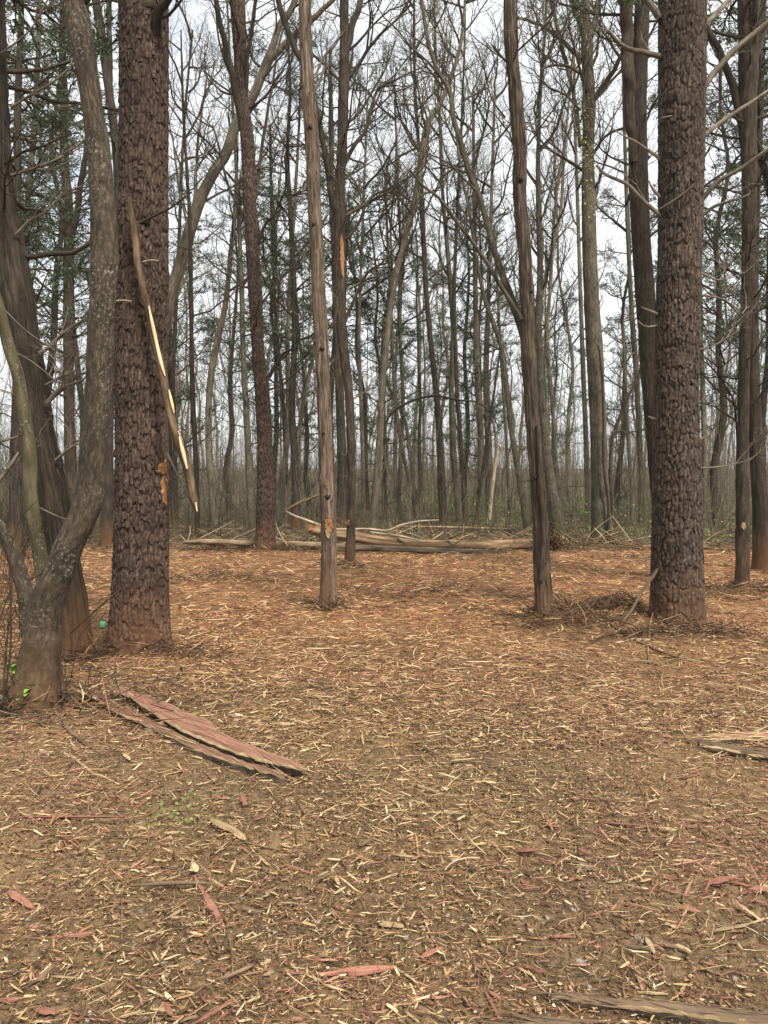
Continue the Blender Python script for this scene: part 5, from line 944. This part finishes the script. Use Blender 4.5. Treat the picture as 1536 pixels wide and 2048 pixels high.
slab('split_plank', 'narrow reddish split cedar strip lying along the lower side of the wide red plank', [(163, 1371), (185, 1375), (240, 1405), (300, 1440), (345, 1462), (380, 1478), (430, 1497), (480, 1520), (530, 1535), (575, 1548)],
     [(166, 1381), (190, 1396), (235, 1425), (285, 1446), (330, 1466), (375, 1490), (420, 1508), (470, 1524), (520, 1541), (570, 1552)], 'slab', lift=.045, edge=.12)
slab('weathered_plank', 'long dark weathered plank with a pale near edge in the bottom right corner', [(1100, 1983), (1160, 1992), (1240, 1998), (1330, 2002), (1430, 2012), (1560, 2026), (1640, 2034)], [(1104, 1988), (1160, 1999), (1240, 2010), (1320, 2019), (1420, 2033), (1560, 2053), (1640, 2066)], 'brown', lift=.035, edge=.10)
slab('weathered_plank', 'plank fragment cut off by the bottom edge of the view', [(1030, 2036), (1080, 2034), (1130, 2038), (1175, 2044)], [(1020, 2060), (1080, 2062), (1130, 2064), (1180, 2062)], 'brown', lift=.03, k=10)
slab('weathered_plank', 'rotten tan split piece at the right edge of the clearing', [(1396, 1478), (1430, 1484), (1480, 1492), (1540, 1505), (1600, 1522)], [(1400, 1484), (1435, 1494), (1480, 1503), (1540, 1515), (1600, 1528)], 'brown', lift=.035, thick=.02, k=14)
slab('split_plank', 'pinkish long splinter lying just above the rotten tan piece at the right edge', [(1418, 1471), (1460, 1468), (1560, 1464)], [(1420, 1476), (1470, 1476), (1560, 1473)], 'slab', thick=.015, lift=.04, k=10)

# ------------------------------------------------------------------ loose splinters one can pick out
def splinter_mesh(seed, ragged=True):
    r = np.random.default_rng(seed); k = 8; V = []; off = np.cumsum(r.normal(0, .045, k)); bend = r.normal(0, .05)
    for i in range(k):
        t = i / (k - 1); w_ = .5 * min(1, (t * 2.6 + .10 + r.random() * .2), ((1 - t) * 3.5 + .15 + r.random() * .4)) * (1 + r.normal(0, .2)); h = .5 * (1 - .6 * abs(2 * t - 1) ** 3) * (1 + r.normal(0, .22))
        for (a, b_) in ((-1, -.25), (-.55, .9), (.5, 1), (1, .1), (.3, -1)): V.append((t - .5, a * w_ + off[i] + bend * (2 * t - 1) ** 2 * 3, b_ * h))
    Q = [(i * 5 + a, i * 5 + (a + 1) % 5, (i + 1) * 5 + (a + 1) % 5, (i + 1) * 5 + a) for i in range(k - 1) for a in range(5)]; T = [(0, 2, 1), (0, 3, 2), (0, 4, 3)] + [(35, 36, 37), (35, 37, 38), (35, 38, 39)]
    g = Geo(); V = np.array(V); g.add(V, Q, T, bco=V[:, [1, 2, 0]] * (.03, .02, .15) + seed); return g
SM = {c_: [splinter_mesh(10 + i).mesh('wood_splinter', M[c_], smooth=False) for i in range(7)] for c_ in ('pale', 'pink', 'brown', 'tan')}
def splinter(px0, py0, px1, py1, wpx, c_, label, group=None, thick=.5):
    lift = .018; a, b_ = gp(px0, py0, lift), gp(px1, py1, lift); mid = (a + b_) / 2; d = b_ - a; w_ = wpx * mid.y / F
    o = bpy.data.objects.new('wood_splinter', random.choice(SM[c_])); COL.objects.link(o); o.location = (mid.x, mid.y, float(gtop(mid.x, mid.y)[0]) + .008 + w_ * .25)
    o.rotation_euler = (random.uniform(-.5, .5), random.uniform(-.08, .08), math.atan2(d.y, d.x)); o.scale = (d.length, w_, max(.006, w_ * thick)); tag(o, label, 'splinter', group); return o
for a in [(390, 1748, 448, 1842, 15, 'pink', 'bright pink curved splinter pointing at the viewer in the left foreground'), (17, 1776, 64, 1810, 18, 'pink', 'chunky red splinter near the left edge of the foreground'), (96, 1877, 186, 1862, 11, 'pink', 'straight pale pink splinter near the bottom left'),
          (326, 1828, 362, 1808, 10, 'pale', 'short pale yellow chip left of the bright pink curved splinter'), (425, 1648, 492, 1684, 18, 'tan', 'thick yellowish barked branch piece in the left foreground'), (636, 1940, 790, 1925, 17, 'pink', 'broad long red splinter at the bottom centre'),
          (322, 1984, 343, 2012, 16, 'pink', 'stubby dark red chip at the bottom left of centre'), (380, 2028, 470, 1975, 9, 'pink', 'slanting pinkish splinter near the bottom edge left of centre'), (1427, 1856, 1500, 1842, 9, 'pale', 'straight bright pale stick at the right edge of the foreground'),
          (1478, 1802, 1524, 1836, 10, 'pale', 'tan splinter above the bright pale stick at the right'), (1030, 1690, 1082, 1690, 17, 'pink', 'flat orange-pink chip in the right half of the foreground'), (1345, 1714, 1385, 1715, 8, 'pale', 'pale straight chip at the right middle of the foreground'),
          (1408, 1764, 1462, 1752, 14, 'pink', 'thick pink chip in the pile at the right edge'), (1496, 1776, 1560, 1782, 14, 'pink', 'pink splinter cut off by the right edge'), (1360, 1807, 1402, 1815, 11, 'pink', 'reddish splinter below the pink pile at the right'),
          (842, 1902, 886, 1886, 13, 'pink', 'small reddish chip at the bottom centre'), (1292, 1865, 1308, 1895, 13, 'pale', 'ragged yellow chip with frayed top at the lower right'), (1350, 1876, 1384, 1894, 10, 'pale', 'pale chip right of the ragged yellow one'),
          (1066, 1984, 1082, 2016, 12, 'pale', 'ragged tan chip just left of the long dark plank'), (970, 1965, 1004, 2032, 8, 'pink', 'thin red splinter pointing at the viewer at the bottom centre'), (1384, 1640, 1480, 1678, 9, 'pink', 'long pink splinter in the red patch at the right'),
          (1180, 1632, 1325, 1652, 8, 'pink', 'long thin pink splinter running level towards the right edge'), (1128, 1708, 1190, 1722, 12, 'brown', 'dark brown bark chunk in the right half of the foreground'), (1150, 1724, 1195, 1726, 14, 'brown', 'brown chunk just below the dark bark chunk'),
          (540, 1448, 592, 1450, 8, 'pale', 'pale chip above the right end of the wide red plank'), (466, 1440, 530, 1456, 6, 'pink', 'thin red splinter above the wide red plank'), (265, 1482, 328, 1450, 14, 'brown', 'brown barked stick lying over the lower red strip'),
          (192, 1378, 202, 1414, 9, 'brown', 'short tan stick lying across the left end of the red strip'), (246, 1514, 260, 1530, 9, 'pale', 'small pale chip below the narrow red strip'), (484, 1595, 492, 1620, 12, 'pink', 'short red chip pointing away, right of the branch piece'),
          (505, 1654, 530, 1645, 11, 'pink', 'leaf-shaped pink chip right of the yellowish branch piece'), (384, 1715, 392, 1738, 14, 'pale', 'tan wedge just above the bright pink splinter'), (672, 1735, 678, 1755, 9, 'pale', 'blunt tan chip in the centre foreground'),
          (494, 1985, 520, 1975, 12, 'pale', 'ragged cream chip at the bottom left of centre'), (760, 1835, 808, 1840, 16, 'tan', 'yellow-orange chunk in the centre foreground'), (0, 1984, 36, 1984, 10, 'pink', 'pink splinter at the bottom left edge'),
          (70, 2005, 118, 2008, 18, 'pink', 'weathered pink slab chip near the bottom left corner'), (715, 1220, 760, 1218, 6, 'pink', 'long pink chip right of the pale cedar foot'), (770, 1205, 815, 1200, 6, 'brown', 'dark stick far right of the pale cedar foot'),
          (860, 1325, 900, 1345, 5, 'pale', 'pale sliver in the middle of the clearing'), (1310, 1400, 1360, 1405, 8, 'pale', 'torn cream chip in the right middle of the clearing'), (965, 1558, 992, 1562, 8, 'pale', 'short cream chip in the middle ground right of centre'),
          (900, 1520, 952, 1512, 8, 'pale', 'curved cream strip at the centre of the mulch'), (815, 1555, 880, 1580, 6, 'pale', 'long pale strip slanting in the centre of the mulch'), (850, 1615, 925, 1618, 5, 'pale', 'long thin pale strip lying level near the centre'),
          (1090, 1620, 1104, 1655, 9, 'pink', 'pink splinter pointing away in the right middle ground'), (0, 1640, 260, 1650, 10, 'pink', 'long pinkish strip lying level at the left edge of the foreground'), (130, 1445, 172, 1408, 8, 'pink', 'pinkish splinter left of the narrow red strip')]:
    splinter(*a)
kinds = [('pale', 'cream wood splinter lying loose on the mulch', 'pale loose splinters', .42), ('pink', 'pinkish cedar splinter lying loose on the mulch', 'pink loose splinters', .26), ('brown', 'brown splinter or bark strip lying loose on the mulch', 'brown loose splinters', .32)]
for q in range(235):
    k_ = random.random(); c_, lb, gr, _ = kinds[0] if k_ < .42 else (kinds[1] if k_ < .68 else kinds[2])
    px, py = random.uniform(-20, 1556), 1480 + 590 * random.random() ** .8; sc = (py - 950) / 900.; ln = random.uniform(18, 60) * sc; a = random.gauss(0, .9)
    splinter(px, py, px + math.cos(a) * ln, py + math.sin(a) * ln * .5, random.uniform(3, 9) * sc, c_, lb + (', near foreground' if py > 1780 else ', farther off') + (' on the left' if px < 420 else (' left of centre' if px < 768 else (' right of centre' if px < 1116 else ' on the right'))), gr + (' near' if py > 1780 else ' mid'))
# stones
def stone_mesh(seed):
    import bmesh
    bm = bmesh.new(); bmesh.ops.create_icosphere(bm, subdivisions=2, radius=1); r = random.Random(seed); sx_, sy_, sz_ = r.uniform(.8, 1.2), r.uniform(.7, 1), r.uniform(.5, .75)
    for v in bm.verts:
        f_ = 1 + .22 * (float(vn(np.array([v.co.x * 1.5 + seed]), np.array([v.co.y * 1.5]), np.array([v.co.z * 1.5]))[0]) - .5) * 2; v.co = Vector((v.co.x * sx_, v.co.y * sy_, v.co.z * sz_)) * f_
    me = bpy.data.meshes.new('stone'); bm.to_mesh(me); bm.free(); me.materials.append(M['stone']); return me
m, n, b = newmat('grey_stone', .8); oi = nd(n, 'ShaderNodeObjectInfo'); r = ramp(n, [(0, (.09, .07, .05)), (.5, (.19, .165, .135)), (1, (.36, .34, .31))]); n.links.new(oi.outputs['Random'], r.inputs['Fac'])
to = nd(n, 'ShaderNodeTexCoord'); no = nd(n, 'ShaderNodeTexNoise', Scale=3.0, Detail=5.0); n.links.new(to.outputs['Object'], no.inputs['Vector']); v = nd(n, 'ShaderNodeMapRange'); v.inputs['To Min'].default_value = .5; v.inputs['To Max'].default_value = 1.4; n.links.new(no.outputs['Fac'], v.inputs['Value'])
n.links.new(mixc(n, 1.0, r.outputs['Color'], v.outputs['Result'], 'MULTIPLY'), b.inputs['Base Color']); M['stone'] = m
stones = [stone_mesh(i) for i in range(5)]
named = [(514, 1808, 9, 'light grey stone right of the bright pink splinter'), (1147, 1816, 7, 'blue-grey stone in the right half of the foreground'), (1162, 1915, 9, 'pale stone among chips in the lower right'), (332, 1938, 7, 'grey stone in the lower left foreground'), (1478, 1790, 7, 'dark blue-grey stone at the right edge above the tan splinter'), (1095, 1830, 5, 'small white stone left of the blue-grey one')]
for q in range(110):
    if q < len(named): px, py, s_, lb = named[q]; gr = None
    else: px, py, s_ = random.uniform(0, 1536), 1760 + 290 * random.random() ** .7, random.uniform(2.5, 7.5); lb = 'small rounded grey-brown stone half sunk in the foreground soil'; gr = 'small stones in the foreground soil'
    p = gp(px, py); o = bpy.data.objects.new('stone', stones[q % 5]); COL.objects.link(o); r_ = s_ * p.y / F; o.location = (p.x, p.y, float((gh([p.x], [p.y]) + micro(np.array([p.x]), np.array([p.y])))[0]) + r_ * .3); o.rotation_euler = (random.uniform(-.3, .3), random.uniform(-.3, .3), random.uniform(0, 6.3)); o.scale = (r_,) * 3; tag(o, lb, 'stone', gr)

# ------------------------------------------------------------------ mulch: chips, strands, litter (uncountable)
PALE = np.array([(.46, .33, .17), (.38, .25, .12), (.55, .43, .26), (.31, .19, .095)]); MID = np.array([(.20, .11, .055), (.15, .08, .04), (.24, .13, .065), (.11, .065, .035)])
PINK = np.array([(.28, .125, .088), (.21, .085, .058), (.33, .175, .13)]); DARK = np.array([(.06, .038, .024), (.085, .055, .035)]); GRN = np.array([(.10, .085, .045), (.14, .12, .07), (.07, .06, .03), (.19, .15, .09)])
def pick(pal, N): return pal[rng.integers(0, len(pal), N)] * rng.uniform(.75, 1.2, (N, 1))
def region(N, y0, y1, pw):
    Yd = y0 + (y1 - y0) * rng.random(N) ** pw; x = (rng.random(N) * 2 - 1) * (.56 * Yd + .5); return x, Yd
def chips(name, N, y0, y1, pw, l0, l1, w0, w1, label, mixw, thick=.35, clump=.0, tiltsd=.16, mat='chips', xyz=None):
    x, y = region(N, y0, y1, pw) if xyz is None else xyz
    if clump: k = fbm(x * 1.1, y * 1.1, o=3, s=61) + rng.normal(0, .12, len(x)) > -clump; x, y = x[k], y[k]
    N = len(x); z = gh(x, y) + .004 + rng.random(N) * .014 + micro(x, y) * (1 - sstep(18, 30, y))
    ln = np.exp(rng.uniform(np.log(l0), np.log(l1), N)) * .5; wd = np.exp(rng.uniform(np.log(w0), np.log(w1), N)) * .5; hh = wd * rng.uniform(thick * .5, thick * 1.3, N)
    pn = fbm(x * .7 + 40, y * .7, o=3, s=63); sel = rng.random(N); col = np.zeros((N, 3))
    mw = np.array(mixw)[None] + np.zeros((N, 1)); mw[:, 2] *= np.clip(1 + pn * 7, .1, 4); mw = np.cumsum(mw / mw.sum(1, keepdims=True), 1)
    for i, pal in enumerate((PALE, MID, PINK, DARK, GRN)):
        lo = mw[:, i - 1] if i else np.zeros(N); kk = (sel >= lo) & (sel < mw[:, i]); col[kk] = pick(pal, int(kk.sum()))
    warm = sstep(4.5, 8.5, y)[:, None]; col = col * (1 + warm * np.array([.16, .0, -.10]))
    az = rng.normal(0, 1.0, N) + np.where(rng.random(N) < .3, np.pi / 2, 0); ti = rng.normal(0, tiltsd, N); ro = rng.normal(0, .5, N)
    d = np.stack([np.cos(az) * np.cos(ti), np.sin(az) * np.cos(ti), np.sin(ti)], 1); s_ = norm(np.cross(d, np.array([0, 0, 1.]) + rng.normal(0, .3, (N, 3)))); u_ = np.cross(s_, d); c0 = np.stack([x, y, z + hh * .5 + np.abs(np.sin(ti)) * ln * .6], 1)
    V = []
    for e, (we, he) in ((-1, (.35, .5)), (-.55, (1, 1)), (.5, (.9, 1)), (1, (.25, .4))):
        bend = (rng.normal(0, .08, N) * ln)[:, None] * s_ * (abs(e) > .9); wv = (wd * we * rng.uniform(.6, 1.2, N))[:, None]; hv = (hh * he)[:, None]
        cc_ = c0 + d * (ln * e)[:, None] + bend
        V += [cc_ - s_ * wv - u_ * hv, cc_ + s_ * wv - u_ * hv, cc_ + u_ * hv]
    V = np.stack(V, 1); q = []
    for i in range(3):
        for a in range(3): q.append((i * 3 + a, i * 3 + (a + 1) % 3, (i + 1) * 3 + (a + 1) % 3, (i + 1) * 3 + a))
    Q = (np.array(q)[None] + (np.arange(N) * 12)[:, None, None]).reshape(-1, 4); g = Geo(); g.add(V.reshape(-1, 3), Q, col=np.repeat(col, 12, axis=0)); ob = g.obj(name, M[mat], smooth=False)
    tag(ob, label, 'mulch', kind='stuff'); return ob
chips('wood_chips', 34000, 1.9, 5.2, .9, .010, .070, .002, .011, 'shredded wood chips strewn over brown soil in the foreground', (.27, .40, .15, .18, 0), clump=.16)
chips('wood_chips', 36000, 4.4, 9.0, .9, .025, .13, .004, .015, 'dense cover of shredded wood chips in the middle of the clearing', (.30, .46, .14, .10, 0), clump=.22)
chips('wood_chips', 60000, 1.9, 6.5, .9, .006, .028, .0015, .007, 'fine shredded fragments matted into the foreground soil', (.22, .55, .10, .13, 0), clump=.05)
chips('wood_chips', 26000, 8.5, 17.5, .85, .05, .22, .008, .022, 'reddish wood mulch covering the back of the clearing', (.26, .54, .12, .08, 0), clump=.30)
chips('leaf_litter', 16000, 16.0, 40, 1.4, .06, .20, .02, .06, 'brown leaf litter and twigs on the forest floor beyond the logs', (.10, .22, 0, .28, .40), thick=.2, tiltsd=.3, mat='litter')
def strands(name, N, y0, y1, pw, l0, l1, r0, r1, label, pal, xyz=None, up=.12, zs=.02):
    x, y = region(N, y0, y1, pw) if xyz is None else xyz; N = len(x); ln = np.exp(rng.uniform(np.log(l0), np.log(l1), N)); az = rng.uniform(0, 6.3, N); t = np.linspace(-.5, .5, 4); cv = rng.normal(0, .09, N) * ln; el = rng.normal(0, up, N)
    zb = gh(x, y) + micro(x, y) * .8 * (1 - sstep(18, 30, y)) + .008 + rng.random(N) * zs
    P = np.stack([x[:, None] + np.cos(az)[:, None] * ln[:, None] * t - np.sin(az)[:, None] * cv[:, None] * (t ** 2) * 4, y[:, None] + np.sin(az)[:, None] * ln[:, None] * t + np.cos(az)[:, None] * cv[:, None] * (t ** 2) * 4, zb[:, None] + ln[:, None] * np.sin(el)[:, None] * t + np.abs(np.sin(el))[:, None] * ln[:, None] * .5], -1)
    r = rng.uniform(r0, r1, N)[:, None] * np.array([.5, 1, 1, .4])[None]; V, Q, B = tubes(P, r, 3); g = Geo(); col = np.concatenate([pick(p_, 1 + int(N * f_) + 3) for p_, f_ in pal])[:N]; rng.shuffle(col); g.add(V, Q, bco=B, col=np.repeat(col, 12, axis=0)); ob = g.obj(name, M['chips'], smooth=False); tag(ob, label, 'mulch', kind='stuff'); return ob
strands('twig_litter', 9000, 1.9, 6.0, .9, .02, .12, .0007, .0019, 'fine shreds and twigs scattered over the foreground soil', [(PALE, .3), (MID, .35), (DARK, .35)])
strands('twig_litter', 12000, 5.0, 16.5, .8, .06, .30, .0015, .0040, 'fine shreds and straw-like strands over the clearing', [(PALE, .42), (MID, .4), (DARK, .18)])
strands('twig_litter', 6000, 16.0, 30, 1.2, .2, .9, .003, .008, 'dead twigs and sticks lying on the floor among the far trunks', [(GRN, .5), (MID, .2), (DARK, .3)], up=.2)
hx, hy = [], []
for (px, py, sx_, sy_, N) in ((1225, 1245, .22, .13, 620), (1150, 1265, .35, .12, 350), (1340, 1285, .5, .12, 500), (1090, 1250, .2, .1, 220), (276, 1318, .33, .12, 420), (657, 1224, .16, .1, 160), (75, 1432, .25, .12, 300), (148, 1318, .3, .15, 200), (1206, 1084, .4, .2, 160), (531, 1108, .3, .15, 150), (1485, 1190, .25, .15, 150), (560, 1105, .7, .25, 500), (1480, 1195, .5, .3, 350), (100, 1420, .5, .25, 500), (700, 1142, .35, .25, 250), (1120, 1092, .7, .3, 300), (430, 1165, 1.2, .3, 500), (860, 1195, .8, .25, 300)):
    p = gp(px, py); hx.append(rng.normal(p.x, sx_, N)); hy.append(rng.normal(p.y, sy_, N))
strands('brush_debris', 0, 0, 0, 1, .05, .30, .0015, .006, 'heaps of dark twigs and shredded roots round the tree feet', [(MID, .30), (DARK, .64), (PALE, .06)], xyz=(np.concatenate(hx), np.concatenate(hy)), up=.35, zs=.07)
lx, ly = [], []
for (px, py, sx_, sy_, N) in ((620, 1075, .7, .3, 160), (760, 1066, .9, .4, 170), (540, 1095, .8, .3, 160), (900, 1070, 1.2, .5, 150), (440, 1080, 1.0, .4, 130), (1080, 1085, .6, .4, 110), (1240, 1078, 1.2, .4, 110)):
    p = gp(px, py + 25); lx.append(rng.normal(p.x, sx_, N)); ly.append(np.maximum(16.3, rng.normal(p.y + .8, sy_, N)))
strands('brush_debris', 0, 0, 0, 1, .3, 1.3, .003, .008, 'dead grey and pale sticks strewn round the fallen logs', [(PALE, .35), (GRN, .45), (DARK, .2)], xyz=(np.concatenate(lx), np.concatenate(ly)), up=.30, zs=.12)
for (px, py, sx_, sy_, N, mw_) in ((1400, 1690, .38, .30, 230, (.1, .1, .8, 0, 0)), (1440, 1760, .2, .15, 90, (.15, .1, .75, 0, 0)), (60, 1640, .35, .22, 260, (.1, .2, .7, 0, 0)), (260, 1560, .4, .3, 220, (.3, .3, .4, 0, 0)), (850, 1600, .5, .4, 320, (.8, .2, 0, 0, 0)), (640, 1420, .7, .5, 500, (.75, .25, 0, 0, 0)), (1280, 1420, .7, .5, 380, (.7, .3, 0, 0, 0)), (620, 1720, .4, .2, 160, (.2, .5, .3, 0, 0)), (700, 1980, .3, .12, 120, (.4, .2, .4, 0, 0)), (300, 1360, .5, .25, 260, (.6, .2, .2, 0, 0)), (1040, 1290, .6, .3, 240, (.1, .1, .8, 0, 0))):
    p = gp(px, py); chips('wood_chips', N, 0, 0, 1, .02, .13, .003, .012, 'drift of torn chips lying together on the mulch', mw_, xyz=(rng.normal(p.x, sx_, N), rng.normal(p.y, sy_, N)), tiltsd=.25)
# crumbs of soil
def crumbs(N, y0, y1, s0, s1):
    x, y = region(N, y0, y1, .9); k = fbm(x * 2.2, y * 2.2, o=3, s=71) > .02; x, y = x[k], y[k]; N = len(x); r = np.exp(rng.uniform(np.log(s0), np.log(s1), N)); z = gh(x, y) + micro(x, y) + r * .3
    base = np.array([(1, 0, 0), (0, 1, 0), (-1, 0, 0), (0, -1, 0), (0, 0, 1), (0, 0, -1)], float); V = np.stack([x, y, z], 1)[:, None] + base[None] * r[:, None, None] * rng.uniform(.55, 1.2, (N, 6, 1)) + rng.normal(0, .15, (N, 6, 3)) * r[:, None, None]
    T = np.array([(0, 1, 4), (1, 2, 4), (2, 3, 4), (3, 0, 4), (1, 0, 5), (2, 1, 5), (3, 2, 5), (0, 3, 5)]); T = (T[None] + (np.arange(N) * 6)[:, None, None]).reshape(-1, 3); g = Geo(); g.add(V.reshape(-1, 3), T=T, col=np.repeat(pick(np.array([(.10, .066, .036), (.17, .115, .065), (.08, .052, .03), (.24, .18, .12)]), N), 6, axis=0)); ob = g.obj('soil_crumbs', M['litter'], smooth=True); tag(ob, 'crumbs of brown soil between the chips', 'soil', kind='stuff')
crumbs(42000, 1.9, 6.8, .0025, .011)

# ------------------------------------------------------------------ damp air between the far trunks
g = Geo(); x0, x1, y0, y1, z0_, z1_ = -460, 460, -90, 470, -4.0, 46.0
g.add([(x, y, z) for z in (z0_, z1_) for y in (y0, y1) for x in (x0, x1)], Q=[(0, 2, 3, 1), (4, 5, 7, 6), (0, 1, 5, 4), (2, 6, 7, 3), (0, 4, 6, 2), (1, 3, 7, 5)])
hm = bpy.data.materials.new('damp_air'); hm.use_nodes = True; hn = hm.node_tree; hn.nodes.clear(); ho = hn.nodes.new('ShaderNodeOutputMaterial'); hv = hn.nodes.new('ShaderNodeVolumePrincipled')
hv.inputs['Color'].default_value = (.93, .96, .95, 1); hv.inputs['Density'].default_value = .0005; hn.links.new(hv.outputs['Volume'], ho.inputs['Volume'])
hz = g.obj('haze', hm, smooth=False); tag(hz, 'thin pale haze between the far trunks', 'haze', kind='stuff')
